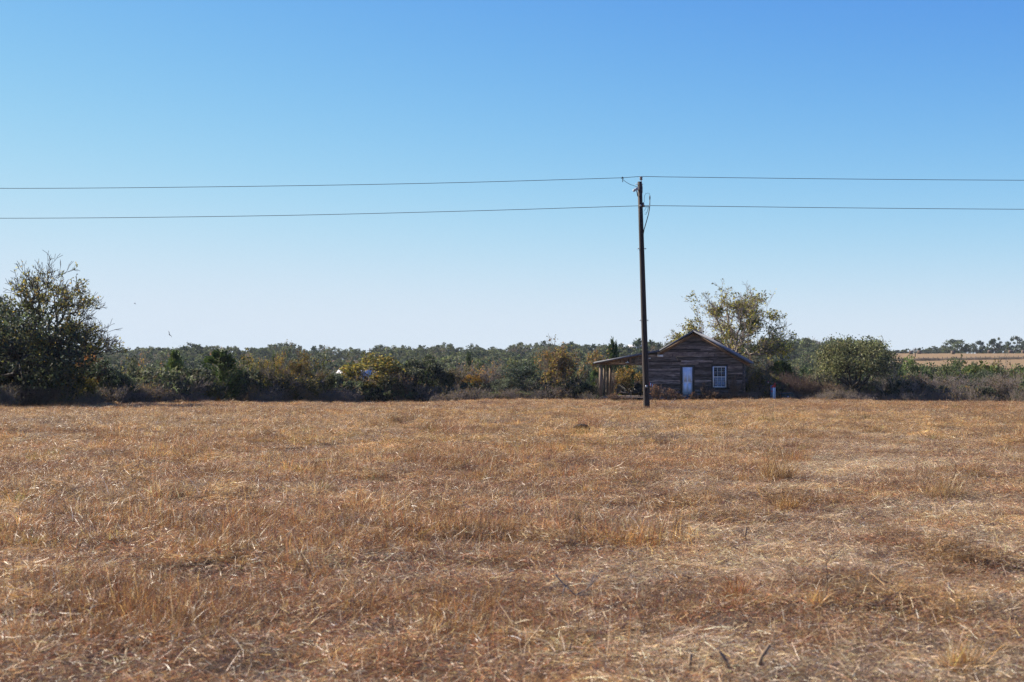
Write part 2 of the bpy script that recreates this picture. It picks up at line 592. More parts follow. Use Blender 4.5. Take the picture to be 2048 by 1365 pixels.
DX0, DX1 = (1365.5 - 1388) / 28.16 / math.cos(HA), (1384.8 - 1388) / 28.16 / math.cos(HA)
WX0, WX1 = (1425 - 1388) / 28.3 / math.cos(HA), (1450.6 - 1388) / 28.3 / math.cos(HA)
DZ0, DZ1 = hz(790), hz(734.5)
WZ0, WZ1 = hz(775), hz(733.5)
openings = [(DX0 - 0.14, DX1 + 0.14, DZ0 - 0.05, DZ1 + 0.13), (WX0 - 0.10, WX1 + 0.10, WZ0 - 0.14, WZ1 + 0.10)]
z = WB
while z < RIDGE - 0.25:
    h = 0.138 + rng.uniform(-0.012, 0.014)
    zt = z + h
    # clear span below the roof at this height
    xr = WR if zt < roof_z(WR) - 0.12 else XE * (RIDGE - 0.12 - zt) / (RIDGE - EAVE)
    if zt < roof_z(WL) - 0.12: xl = WL
    elif zt < BREAK - 0.12: xl = XB + (BREAK - 0.12 - zt) / (BREAK - PORCH_E) * (XP - XB)
    else: xl = XB * (RIDGE - 0.12 - zt) / (RIDGE - BREAK)
    xl = max(xl, WL); xr = min(xr, WR)
    spans = [(xl, xr)]
    for (a, b_, c0, c1) in openings:
        if z + h * 0.6 > c0 and z + h * 0.4 < c1:
            ns = []
            for (s, e) in spans:
                if b_ <= s or a >= e: ns.append((s, e)); continue
                if a - s > 0.05: ns.append((s, a))
                if e - b_ > 0.05: ns.append((b_, e))
            spans = ns
    for (s, e) in spans:
        x = s
        while x < e - 0.02:
            L = rng.uniform(1.6, 4.2)
            if e - (x + L) < 0.7: L = e - x
            if not (z < 0.7 and rng.random() < 0.12):
                plank(front_wall, (x + L / 2, -0.005 - rng.uniform(0, 0.008), z + h / 2), (L - rng.uniform(0.008, 0.06), 0.022, h + rng.uniform(-.012, .012)),
                      (R(rng.uniform(5, 11)), R(rng.uniform(-0.6, 0.6)), R(rng.uniform(-0.4, 0.4))))
            x += L
    z = zt
for (wall, xw, sgn) in ((side_r, WR, 1), (side_l, WL, -1)):
    z = WB
    while z < roof_z(xw) - 0.2:
        h = 0.14
        x = 0.12
        while x < DEPTH - 0.15:
            L = rng.uniform(2.0, 3.6)
            if DEPTH - 0.15 - (x + L) < 0.8: L = DEPTH - 0.15 - x
            plank(wall, (xw + sgn * 0.012, x + L / 2, z + h / 2), (0.022, L - 0.015, h + 0.012), (R(rng.uniform(-.2, .2)), R(sgn * rng.uniform(5, 8)), 0))
            x += L
        z += h
# corner boards, rake boards and eave trim
MB().box((WR - 0.06, -0.03, (WB + roof_z(WR) - 0.16) / 2), (0.13, 0.03, roof_z(WR) - 0.16 - WB)).build('corner_board', M_PLANK, cabin)
MB().box((WL + 0.06, -0.03, (WB + roof_z(WL) - 0.16) / 2), (0.13, 0.03, roof_z(WL) - 0.16 - WB)).build('corner_board', M_PLANK, cabin)
MB().box((WR + 0.03, 0.05, (WB + roof_z(WR) - 0.16) / 2), (0.03, 0.12, roof_z(WR) - 0.16 - WB)).build('corner_board', M_PLANK, cabin)


def strip(x0, x1, off, th, y0, y1):
    """a sloped bar that follows the roof between x0 and x1, OFF below its top"""
    a, b_ = Vector((x0, y0, roof_z(x0) - off)), Vector((x1, y0, roof_z(x1) - off))
    return [a, b_, b_ - Vector((0, 0, th)), a - Vector((0, 0, th))], (0, y1 - y0, 0)


YF, YK = -0.42, DEPTH + 0.35
for (x0, x1) in ((0.0, XE), (XB, 0.0)):
    MB().prism(*strip(x0, x1, 0.155, 0.20, -0.055, -0.02)).build('rake_board', M_BROWNWOOD, cabin)
roof = MB().prism(*strip(0, XE, 0, 0.05, YF, YK)).build('roof', M_TIN, cabin)
for (x0, x1) in ((XB, -0.003), (XP, XB - 0.003)):
    MB().prism(*strip(x0, x1, 0.0, 0.05, YF, YK)).build('roof_slope', M_TIN, roof)
ribs = MB()
y = YF + 0.05
while y < YK:
    for (x0, x1) in ((0.02, XE - .01), (XB + .01, -0.02), (XP + .01, XB - 0.02)):
        ribs.prism(*strip(x0, x1, -0.025, 0.022, y, y + 0.03))
    y += 0.40
ro = ribs.build('standing_seam', M_TIN, roof)
rc = MB().box((0, (YF + YK) / 2, RIDGE + 0.035), (0.22, YK - YF, 0.02)).build('ridge_cap', M_TIN, roof)
for (x0, x1) in ((0.0, XE), (XB, -0.004), (XP, XB - 0.004)):
    MB().prism(*strip(x0, x1, -0.012, 0.115, YF - 0.03, YF - 0.003)).build('rake_trim', M_FASCIA, cabin)
MB().box((XE + 0.015, (YF + YK) / 2, EAVE - 0.06), (0.025, YK - YF, 0.1)).build('eave_trim', M_FASCIA, cabin)
MB().box((XP - 0.015, (YF + YK) / 2, PORCH_E - 0.06), (0.025, YK - YF, 0.1)).build('eave_trim', M_FASCIA, cabin)
# rafters under the eaves and porch
for k in range(9):
    y = YF + 0.35 + k * 0.78
    MB().prism(*strip(XP + 0.08, WL - 0.05, 0.052, 0.12, y, y + 0.05)).build('rafter', M_BROWNWOOD, cabin)
    MB().prism(*strip(WR + 0.03, XE - 0.02, 0.052, 0.1, y, y + 0.05)).build('rafter', M_BROWNWOOD, cabin)
# porch: beams, boarded gable end, posts, deck
PX0 = -6.75
BZ = hz(729)
MB().box(((PX0 + WL) / 2, 0.06, BZ + 0.02), (WL - PX0 - 0.02, 0.10, 0.14)).build('porch_beam', M_BROWNWOOD, cabin)
MB().box((PX0 + 0.05, DEPTH / 2, BZ + 0.02), (0.1, DEPTH - 0.1, 0.14)).build('porch_beam', M_BROWNWOOD, cabin)
x = PX0 + 0.04
gab = None
while x < WL - 0.05:
    w = 0.28
    x1 = min(x + w, WL - 0.03)
    top0, top1 = roof_z(x) - 0.08, roof_z(x1) - 0.08
    if min(top0, top1) - (BZ + 0.09) > 0.03:
        MB().prism([(x + .004, 0.02, BZ + 0.092), (x1 - .004, 0.02, BZ + 0.092), (x1 - .004, 0.02, top1), (x + .004, 0.02, top0)], (0, 0.025 + 0.006 * (int(x * 7) % 2), 0)).build('gable_board', M_BROWNWOOD if x < -4.65 else M_PLANK, cabin)
    x = x1
MB().box((-4.66, -0.0, (BZ + roof_z(-4.66)) / 2), (0.07, 0.03, roof_z(-4.66) - BZ - 0.1)).build('gable_post', M_DARKWOOD, cabin)
DECK = hz(794)
for (yy, w) in ((0.1, 0.24), (1.9, 0.14), (3.6, 0.14), (5.2, 0.16)):
    MB().box((PX0 + 0.06, yy, (BZ - 0.05 + DECK) / 2), (w, 0.14, BZ - 0.05 - DECK)).build('porch_post', M_POST, cabin)
deck = MB().box(((PX0 + WL) / 2, DEPTH / 2, DECK - 0.14), (WL - PX0 - 0.02, DEPTH - 0.02, 0.10)).build('porch_deck', M_DARKWOOD, cabin)
y = 0.0
while y < DEPTH - 0.1:
    plank(deck, ((PX0 + WL) / 2 - 0.02, y + 0.07, DECK - 0.07), (WL - PX0 - 0.02 + rng.uniform(-.04, .04), 0.132, 0.035))
    y += 0.14
for k in range(4):
    for yy in (0.2, DEPTH - 0.3):
        MB().box((PX0 + 0.2 + k * 1.0, yy, (DECK - 0.2 - 0.3) / 2), (0.3, 0.3, DECK - 0.2 + 0.3), taper=0.85).build('pier', M_STONE, cabin)
for k in range(5):
    for yy in (0.25, DEPTH - 0.3):
        MB().box((WL + 0.2 + k * 1.6, yy, (WB - 0.35) / 2), (0.34, 0.34, WB + 0.35), taper=0.85).build('pier', M_STONE, cabin)
MB().box(((WL + WR) / 2, 0.045, WB - 0.08), (WR - WL, 0.14, 0.15)).build('sill_beam', M_DARKWOOD, cabin)
# door
door = MB().box(((DX0 + DX1) / 2, 0.0, (DZ0 + DZ1) / 2), (DX1 - DX0 - 0.02, 0.045, DZ1 - DZ0 - 0.02)).build('door', M_DOOR, cabin)
dw, dh = DX1 - DX0, DZ1 - DZ0
for (cx, cz, sx, sz) in ((0.28, 0.24, 0.30, 0.34), (0.72, 0.24, 0.30, 0.34), (0.28, 0.68, 0.30, 0.40), (0.72, 0.68, 0.30, 0.40)):
    MB().box((DX0 + dw * cx, -0.026, DZ0 + dh * cz), (dw * sx, 0.012, dh * sz)).build('door_panel', M_DOOR, door)
MB().tube([(DX1 - 0.08, -0.02, DZ0 + 0.95), (DX1 - 0.08, -0.075, DZ0 + 0.95)], [0.03, 0.035], 8).build('handle', M_METAL, door)
MB().box((DX0 - 0.075, -0.02, (DZ0 + DZ1) / 2 + 0.03), (0.13, 0.05, dh + 0.14)).build('door_trim', M_DARKWOOD, cabin)
MB().box((DX1 + 0.075, -0.02, (DZ0 + DZ1) / 2 + 0.03), (0.13, 0.05, dh + 0.14)).build('door_trim', M_DARKWOOD, cabin)
MB().box(((DX0 + DX1) / 2, -0.02, DZ1 + 0.06), (dw - 0.03, 0.05, 0.09)).build('door_trim', M_DARKWOOD, cabin)
MB().box((DX0 - 0.12, -0.05, DZ0 + dh * 0.66), (0.14, 0.02, dh * 0.3)).build('shadow_strip', M_DARKWOOD, cabin)  # dark strip standing in for the shadowed gap beside the door
MB().box(((DX0 + DX1) / 2, -0.2, DZ0 - 0.1), (1.0, 0.34, 0.12)).build('step', M_STONE, cabin)
MB().box(((DX0 + DX1) / 2, -0.42, DZ0 - 0.33), (1.1, 0.5, 0.26)).build('step', M_STONE, cabin)
# window
win = MB()
ww, wh = WX1 - WX0, WZ1 - WZ0
cxw, czw = (WX0 + WX1) / 2, (WZ0 + WZ1) / 2
for sx in (-1, 1): win.box((cxw + sx * (ww / 2 - 0.03), -0.02, czw), (0.075, 0.07, wh))
for sz in (-1, 1): win.box((cxw, -0.02, czw + sz * (wh / 2 - 0.03)), (ww - 0.122, 0.066, 0.06))
window = win.build('window', M_WHITE, cabin)
MB().box((cxw, -0.012, czw + 0.0), (ww - 0.122, 0.055, 0.055)).build('meeting_rail', M_WHITE, window)
for half in (0, 1):
    z0 = WZ0 + 0.06 + half * (wh / 2 - 0.03); z1 = z0 + wh / 2 - 0.0875
    x0, x1 = WX0 + 0.06, WX1 - 0.06
    for k in (1, 2):
        MB().box((x0 + (x1 - x0) * k / 3, 0.0, (z0 + z1) / 2), (0.022, 0.03, z1 - z0)).build('glazing_bar', M_WHITE, window)
    for c_ in range(3):
        xa, xb = x0 + (x1 - x0) * c_ / 3 + 0.013, x0 + (x1 - x0) * (c_ + 1) / 3 - 0.013
        MB().box(((xa + xb) / 2, -0.002, (z0 + z1) / 2), (xb - xa, 0.03, 0.02)).build('glazing_bar', M_WHITE, window)
        for r_ in (0, 1):
            za = z0 + (z1 - z0) * r_ / 2 + 0.012; zb = z0 + (z1 - z0) * (r_ + 1) / 2 - 0.012
            MB().box(((xa + xb) / 2, 0.012, (za + zb) / 2), (xb - xa, 0.006, zb - za), M=Rx(R(rng.uniform(-1.5, 1.5))) @ Rz(R(rng.uniform(-1.5, 1.5)))).build('pane', M_BLINDPANE if half == 0 else M_GLASS, window)
for sx in (-1, 1):
    MB().box((cxw + sx * (ww / 2 + 0.055), -0.025, czw - 0.02), (0.10, 0.035, wh + 0.2)).build('window_trim', M_DARKWOOD, cabin)
MB().box((cxw, -0.035, WZ0 - 0.065), (ww + 0.0, 0.07, 0.11)).build('window_sill', M_DARKWOOD, cabin)
# plate on the wall, porch lamp
px_ = (1322 - 1388) / 28.1 / math.cos(HA)
MB().box((px_, -0.045, hz(712)), (0.42, 0.02, 0.16)).build('wall_plate', M_WHITE, cabin)
MB().box((px_ - 0.75, -0.045, hz(717)), (0.16, 0.02, 0.06)).build('wall_plate', M_WHITE, cabin)
lx = (1258.5 - 1388) / 27.8 / math.cos(HA)
lamp = MB().box((lx, -0.06, hz(725.5)), (0.26, 0.1, 0.035)).build('porch_lamp', M_WHITE, cabin)
MB().tube([(lx + 0.03, -0.06, hz(725.5)), (lx + 0.03, -0.06, hz(722.5))], [0.045, 0.02], 8).build('lamp_neck', M_WHITE, lamp)

HM = Matrix.Translation((hx0, HY, hz0)) @ Matrix.Rotation(-HA, 4, 'Z')


def hpt(x, y, z): return HM @ Vector((x, y, z))


def hloc(px, Y): # local x of a pixel column on the cabin front
    return (px - 1388) / 28.0 / math.cos(HA)


# flag hung on the wall corner
fl = thing('small_flag', 'small red and white cloth flag hanging by the cabin corner behind the pole', 'flag', hpt(WL + 0.12, -0.14, 0.0), -HA)
MB().tube([(0, 0.06, hz(771)), (0.04, -0.10, hz(764))], 0.012, 6).build('staff', M_WHITE, fl)
for k, mt in enumerate((M_RED, M_WHITE, M_RED, M_WHITE, M_RED)):
    w0 = 0.05 + 0.075 * k
    MB().prism([(w0, -0.10, hz(764.5) - 0.05 * k), (w0 + 0.073, -0.10, hz(764.8) - 0.05 * k - 0.04), (w0 + 0.055, -0.11, hz(772.5) - 0.03 * k), (w0 - 0.015, -0.105, hz(772) - 0.03 * k)], (0.0, 0.012, 0)).build('stripe', mt, fl)


# ------------------------------------------------------------------ porch chairs
def make_chair(label, loc, rz):
    c = thing('slatted_garden_chair', label, 'chair', loc, rz, 'dark garden chairs on the porch')
    seat = MB()
    for k in range(6):
        seat.box((0, -0.24 + k * 0.1, 0.36 - k * 0.028), (0.54, 0.088, 0.022), M=Rx(R(-16)))
    seat.build('seat', M_BLACKPL, c)
    bk = MB()
    for k in range(7):
        u = (k - 3) / 3.0
        Ht = 0.78 - 0.20 * u * u
        bk.box((u * 0.26, 0.30 + 0.5 * Ht * 0.34, 0.24 + Ht / 2 * 0.95), (0.074, 0.02, Ht), M=Rx(R(-20)))
    bk.box((0, 0.37, 0.36), (0.6, 0.03, 0.06), M=Rx(R(-20))).box((0, 0.53, 0.78), (0.5, 0.03, 0.05), M=Rx(R(-20)))
    bk.build('backrest', M_BLACKPL, c)
    for s in (-1, 1):
        MB().box((s * 0.35, 0.02, 0.56), (0.15, 0.72, 0.024)).build('armrest', M_BLACKPL, c)
        MB().box((s * 0.31, -0.24, 0.275), (0.03, 0.1, 0.55)).build('leg', M_BLACKPL, c)
        MB().box((s * 0.285, 0.14, 0.22), (0.028, 0.86, 0.1), M=Rx(R(-17))).build('leg', M_BLACKPL, c)
        MB().box((s * 0.31, 0.36, 0.44), (0.03, 0.06, 0.24)).build('arm_bracket', M_BLACKPL, c)
    return c


for (lx_, ly_, rz_, lab) in ((hloc(1240.5, 0), 1.3, 0.12, 'dark slatted garden chair on the porch, the one beside the posts'),
                             (hloc(1270, 0), 1.5, -0.25, 'dark slatted garden chair in the middle of the porch'),
                             (hloc(1284, 0), 2.9, -1.1, 'dark slatted garden chair turned sideways by the cabin wall')):
    p = hpt(lx_, ly_, DECK - 0.05)
    make_chair(lab, p, -HA + rz_)

# ------------------------------------------------------------------ utility pole and wires
PY = 66.0
pb = at(1293.5, 815, PY); pb.z = gz(pb.x, PY)
pt = at(1279.3, 364, PY)
M_POLE = mat_plain('creosoted_pole', (0.026, 0.016, 0.013), 0.75, var=0.75, scale=5, vscale=(5, 5, 0.25), bump=0.6)
pole = thing('utility_pole', 'tall leaning dark timber utility pole in front of the cabin', 'utility pole', pb)
D_ = pt - pb


def on(t): return D_ * t


MB().tube([on(0) - Vector((0, 0, 0.5)), on(0), on(0.2), on(0.4), on(0.6), on(0.8), on(1.0)], [0.152, 0.15, 0.142, 0.132, 0.122, 0.112, 0.103], 14).build('shaft', M_POLE, pole, True)
def lat(py): # fraction up the pole of a pixel row
    return (815 - py) / (815 - 364.0)


ins_p = at(1282, 357, PY) - pb
topw = at(1282.5, 353.5, PY)
pin = MB().tube([on(0.97) + Vector((0.115, -0.02, 0)), on(1.0) + Vector((0.085, -0.02, 0)), ins_p + Vector((0, 0, -0.07))], 0.018, 6).build('insulator_pin', M_METAL, pole)
MB().tube([ins_p + Vector((0, 0, z_)) for z_ in (-0.09, -0.05, -0.045, 0.0, 0.005, 0.04, 0.045, 0.075)], [0.045, 0.085, 0.055, 0.055, 0.08, 0.08, 0.045, 0.05], 10).build('insulator', M_CERAMIC, pole)
MB().box(on(0.965) + Vector((0.112, 0, 0)), (0.03, 0.05, 0.3)).build('pin_bracket', M_METAL, pole)
# fused cut-out
c0, c1 = at(1275.5, 377, PY) - pb, at(1265.5, 384, PY) - pb
cut = MB().tube([c0 + Vector((0, -0.16, 0)), (c0 * 0.6 + c1 * 0.4) + Vector((0, -0.2, 0)), c1 + Vector((0, -0.24, 0))], [0.035, 0.05, 0.05], 8).build('fuse_cutout', mat_plain('grey_porcelain', (0.42, 0.42, 0.42), 0.3, var=0.1), pole)
for k in range(4):
    q = c0.lerp(c1, 0.25 + 0.2 * k) + Vector((0, -0.18 - 0.015 * k, 0))
    dv = (c1 - c0).normalized() * 0.012
    MB().tube([q - dv, q + dv], 0.066, 10).build('shed', bpy.data.materials['grey_porcelain'], cut)
MB().tube([on(lat(380)), c0.lerp(c1, 0.4) + Vector((0.03, -0.1, -0.03))], 0.02, 6).build('cutout_bracket', M_METAL, pole)
fj = [at(1272.5, 383, PY) - pb + Vector((0, -0.2, 0)), at(1273.5, 388, PY) - pb + Vector((0, -0.22, 0)), at(1275, 394, PY) - pb + Vector((0, -0.15, 0))]
MB().tube(fj, 0.022, 6).build('fuse_tube', M_RUBBER, pole)
MB().tube([on(lat(369)) + Vector((-0.22, -0.02, 0)), on(lat(369)) + Vector((0.16, -0.02, 0))], 0.016, 6).build('bolt', M_METAL, pole)
# jumper from the clamp on the wire to the cut-out
clamp = at(1245, 357.5, PY)
jp = [clamp + Vector((0.02, 0, -0.05)), at(1252, 365, PY), at(1260, 370, PY), at(1268, 373, PY), at(1275, 376, PY)]
MB().tube([p - pb + Vector((0, -0.05 * i, 0)) for i, p in enumerate(jp)], 0.011, 5).build('jumper_wire', M_RUBBER, pole)
cl = MB().tube([clamp - pb + Vector((-0.055, 0, 0.0)), clamp - pb + Vector((0, 0, 0.07)), clamp - pb + Vector((0.055, 0, 0.0))], 0.022, 6)
cl.tube([clamp - pb + Vector((0, 0, 0.05)), clamp - pb + Vector((0.01, 0, -0.17))], 0.016, 6)
cl.build('line_clamp', M_RUBBER, pole)
# dead-end insulator, arrester and cable riser
ne = at(1286, 412, PY); de = at(1302, 412, PY)
mbd = MB()
for k in range(5):
    q = (at(1289, 413, PY).lerp(at(1299, 412.5, PY), k / 4.0)) - pb + Vector((0, -0.05, -0.03 * math.sin(k / 4.0 * PI)))
    mbd.tube([q - Vector((0.018, 0, 0)), q, q + Vector((0.018, 0, 0))], [0.025, 0.05, 0.025], 8)
mbd.build('dead_end_insulator', M_CERAMIC, pole)
MB().tube([at(1286.5, 415, PY) - pb + Vector((0, -.06, 0)), at(1286.5, 406, PY) - pb + Vector((0, -.06, 0))], [0.05, 0.035], 8).build('arrester', M_CERAMIC, pole)
MB().box(at(1285, 412, PY) - pb, (0.14, 0.1, 0.08)).build('bracket', M_METAL, pole)
MB().tube([on(lat(412)) + Vector((0, -0.12, 0)), on(lat(412)) + Vector((0, -0.15, 0))], 0.05, 8).build('washer', M_METAL, pole)
cab = [at(a, b, PY) - pb + Vector((0, -0.04, 0)) for a, b in ((1286.2, 470), (1288, 460), (1292, 446), (1296, 432), (1298.5, 420), (1299.3, 410), (1299.5, 400))]
riser = MB().tube(cab, 0.02, 6).build('cable_riser', M_RUBBER, pole)
MB().tube([cab[-1], at(1299.5, 395, PY) - pb + Vector((0, -.04, 0)), at(1299.5, 391, PY) - pb + Vector((0, -.04, 0))], [0.024, 0.032, 0.014], 8).build('cable_end', M_RUBBER, riser)
lp = [(1299.5, 391), (1298.5, 388), (1295.5, 386.7), (1291.5, 388), (1289, 392), (1288.2, 398), (1288.8, 403), (1286.8, 406.5)]
MB().tube([at(a, b, PY) - pb + Vector((0, -0.05, 0)) for a, b in lp], 0.008, 5).build('loop_wire', M_RUBBER, pole)
for lpts in ([(1297, 414), (1296, 420), (1293, 426), (1289, 427.5)], [(1295.5, 416), (1294.5, 424), (1292, 429.5), (1289, 430)], [(1292, 416), (1290, 420), (1287, 423)]):
    MB().tube([at(a, b, PY) - pb + Vector((0, -0.06, 0)) for a, b in lpts], 0.007, 5).build('loop_wire', M_RUBBER, pole)
for py_ in (497, 639):
    p = on(lat(py_))
    MB().tube([p + Vector((-0.20, 0, 0)), p + Vector((-0.17, 0, 0)), p + Vector((-0.165, 0, 0)), p + Vector((0.165, 0, 0)), p + Vector((0.17, 0, 0)), p + Vector((0.2, 0, 0))], [0.03, 0.03, 0.016, 0.016, 0.03, 0.03], 8).build('through_bolt', M_METAL, pole)
MB().box(on(lat(770)) + Vector((0, -0.148, 0)), (0.09, 0.012, 0.12)).build('pole_tag', M_METAL, pole)
for (nm, rows, lab) in (('overhead_wire', ((-1600, 352), (-800, 372), (0, 377.2), (420, 374.2), (860, 367), (1240, 356.2), (1282.5, 353.6), (1330, 354.3), (1700, 358.6), (2048, 361), (2800, 363), (3600, 355)), 'upper power line running from frame edge over the pole top insulator'),
                        ('overhead_wire', ((-1600, 412), (-800, 433), (0, 437), (500, 432.5), (900, 423.5), (1277, 412.2), (1302, 411.8), (1700, 416.3), (2048, 419), (2800, 421), (3600, 412)), 'lower power line tied to the pole below the cable loop')):
    pts = [at(a, b, PY) for a, b in rows]
    # refine with Catmull-Rom so the sag is smooth
    fine = []
    for i in range(len(pts) - 1):
        p0, p1, p2, p3 = pts[max(i - 1, 0)], pts[i], pts[i + 1], pts[min(i + 2, len(pts) - 1)]
        for k in range(8):
            t = k / 8.0
            q = p1.lerp(p2, t)
            def sl(a, b): return (b.z - a.z) / max(b.x - a.x, 1e-6)
            m1 = sl(p0, p2) * (p2.x - p1.x); m2 = sl(p1, p3) * (p2.x - p1.x)
            q.z = (2 * t**3 - 3 * t**2 + 1) * p1.z + (t**3 - 2 * t**2 + t) * m1 + (-2 * t**3 + 3 * t**2) * p2.z + (t**3 - t**2) * m2
            fine.append(q)
    fine.append(pts[-1])
    w = MB().tube(fine, 0.0125, 5).build(nm, M_RUBBER)
    tag(w, lab, 'power line', 'overhead power lines')

# ------------------------------------------------------------------ utility markers by the cabin
UY = 100.0
ped = thing('utility_pedestal', 'blue grey utility pedestal among brush beside the cabin', 'utility box', (xat(1543.5, UY + .6), UY + .6, gz(xat(1543.5, UY), UY + .6)))
MB().box((0, 0, 0.5), (0.2, 0.2, 1.04)).build('body', M_BLUEGREY, ped)
MB().box((0, 0, 1.04), (0.24, 0.24, 0.05), taper=0.7).build('lid', M_BLUEGREY, ped)
MB().box((0, -0.105, 0.62), (0.12, 0.012, 0.1)).build('label_plate', M_RED, ped)
for (px, top, redtop, lab) in ((1546.5, 770, 0.16, 'white marker post with red cap in front of the blue grey pedestal'),
                               (1549.5, 766, 0.32, 'taller white marker post with red top farther from the cabin')):
    Yp = UY if px < 1548 else UY + 0.5
    gx = xat(px, Yp); g0 = gz(gx, Yp); Hh = zat(top, Yp) - g0
    mk = thing('marker_post', lab, 'marker post', (gx, Yp, g0), 0, 'white utility marker posts')
    MB().tube([(0, 0, -0.2), (0, 0, Hh - redtop)], 0.042, 8).build('post', M_WHITE, mk)
    MB().tube([(0, 0, Hh - redtop), (0, 0, Hh - 0.03), (0, 0, Hh)], [0.05, 0.05, 0.025], 8).build('cap', M_RED, mk)
    MB().prism([(0.0, -0.05, Hh - redtop - 0.02), (-0.13, -0.05, Hh - redtop - 0.06), (-0.12, -0.05, Hh - redtop + 0.06), (0, -0.05, Hh - redtop + 0.08)], (0, 0.01, 0)).build('ribbon', M_RED, mk)
gx = xat(1535, UY + 0.8); g0 = gz(gx, UY + 0.8)
mk = thing('flagged_stake', 'thin stake with red and white ribbon in the brush beside the cabin', 'stake', (gx, UY + 0.8, g0))
Hh = zat(762, UY + .8) - g0
MB().tube([(0, 0, -0.1), (0, 0, Hh)], 0.014, 6).build('stake', M_POST, mk)
MB().prism([(0, 0, Hh), (0.10, 0.03, Hh - 0.05), (0.13, 0.05, Hh - 0.42), (0.03, 0.02, Hh - 0.34)], (0, 0.012, 0)).build('ribbon', M_RED, mk)
MB().prism([(0.02, -0.01, Hh - 0.08), (0.075, -0.01, Hh - 0.1), (0.08, -0.01, Hh - 0.25), (0.03, -0.01, Hh - 0.22)], (0, 0.012, 0)).build('ribbon', M_WHITE, mk)
tx = xat(1572.5, UY + .5)
tb = thing('transformer_box', 'low dark green ground transformer box with sloped lid beside the brush', 'transformer box', (tx, UY + .5, gz(tx, UY + .5) + 0.0), R(6))
MB().box((0, 0, 0.22), (0.82, 0.7, 0.48)).build('body', M_GREENBOX, tb)
MB().box((0, -0.02, 0.49), (0.86, 0.74, 0.06), M=Ry(R(-3)), taper=0.93).build('lid', M_GREENBOX, tb)
MB().box((0, -0.36, 0.25), (0.1, 0.03, 0.12)).build('hasp', M_METAL, tb)
MB().box((0, 0, -0.05), (1.0, 0.9, 0.1)).build('pad', M_STONE, tb)

# ------------------------------------------------------------------ trees and brush
M_OAK = mat_leaf('evergreen_oak_leaf', 0.42, 0.22, 0.58)
M_CEDAR = mat_leaf('cedar_needle', 0.25, 0.2, 0.6)
M_ELM = mat_leaf('elm_leaf', 0.45, 0.15, 0.6)
M_BARK_DARK = mat_bark('dark_oak_bark', (0.06, 0.048, 0.04))
M_BARK_GREY = mat_bark('grey_twig_bark', (0.20, 0.165, 0.14))
M_BARK_PALE = mat_bark('pale_bark', (0.36, 0.30, 0.25))
M_BARK_BROWN = mat_bark('brown_twig_bark', (0.17, 0.115, 0.085))


def tubes_np(segs, k=4):
    """segs (n,8): p0 p1 r0 r1 -> verts, quads"""
    s = np.asarray(segs, float)
    p0, p1, r0, r1 = s[:, 0:3], s[:, 3:6], s[:, 6], s[:, 7]
    d = p1 - p0
    d = d / np.maximum(np.linalg.norm(d, axis=1, keepdims=True), 1e-9)
    ref = np.where(np.abs(d[:, 2:3]) > 0.9, np.array([[1.0, 0, 0]]), np.array([[0, 0, 1.0]]))
    u = np.cross(d, ref); u /= np.maximum(np.linalg.norm(u, axis=1, keepdims=True), 1e-9)
    w = np.cross(d, u)
    an = np.arange(k) * 2 * PI / k
    off = u[:, None, :] * np.cos(an)[None, :, None] + w[:, None, :] * np.sin(an)[None, :, None]
    v = np.concatenate([p0[:, None] + off * r0[:, None, None], p1[:, None] + off * r1[:, None, None]], 1).reshape(-1, 3)
    base = (np.arange(len(s)) * 2 * k)[:, None]
    a = np.arange(k); b = (a + 1) % k
    q = np.stack([base + a, base + b, base + k + b, base + k + a], -1).reshape(-1, 4)
    return v, q


def leaf_quads(rs, c, size, tints, dirs=None, aspect=0.55):
    """diamond leaves at c (n,3)"""
    n = len(c)
    if dirs is None:
        t = rs.normal(size=(n, 3))
    else:
        t = dirs + rs.normal(size=(n, 3)) * 0.35
    t /= np.maximum(np.linalg.norm(t, axis=1, keepdims=True), 1e-9)
    b = np.cross(t, rs.normal(size=(n, 3)))
    b /= np.maximum(np.linalg.norm(b, axis=1, keepdims=True), 1e-9)
    sz = (size * rs.uniform(0.6, 1.35, n))[:, None]
    v = np.stack([c - t * sz, c + b * sz * aspect, c + t * sz, c - b * sz * aspect], 1).reshape(-1, 3)
    q = np.arange(n * 4).reshape(-1, 4)
    return v, q, np.repeat(tints, 4, 0)


def jitter_tints(rs, n, base, alts=(), lum=0.3):
    """alts: [(colour, share)]"""
    col = np.tile(np.array(base, float), (n, 1))
    u = rs.rand(n); acc = 0
    for c, s in alts:
        m = (u >= acc) & (u < acc + s); col[m] = c; acc += s
    return np.clip(col * np.exp(rs.normal(0, lum, (n, 1))) * (1 + rs.normal(0, 0.06, (n, 3))), 0, 1)


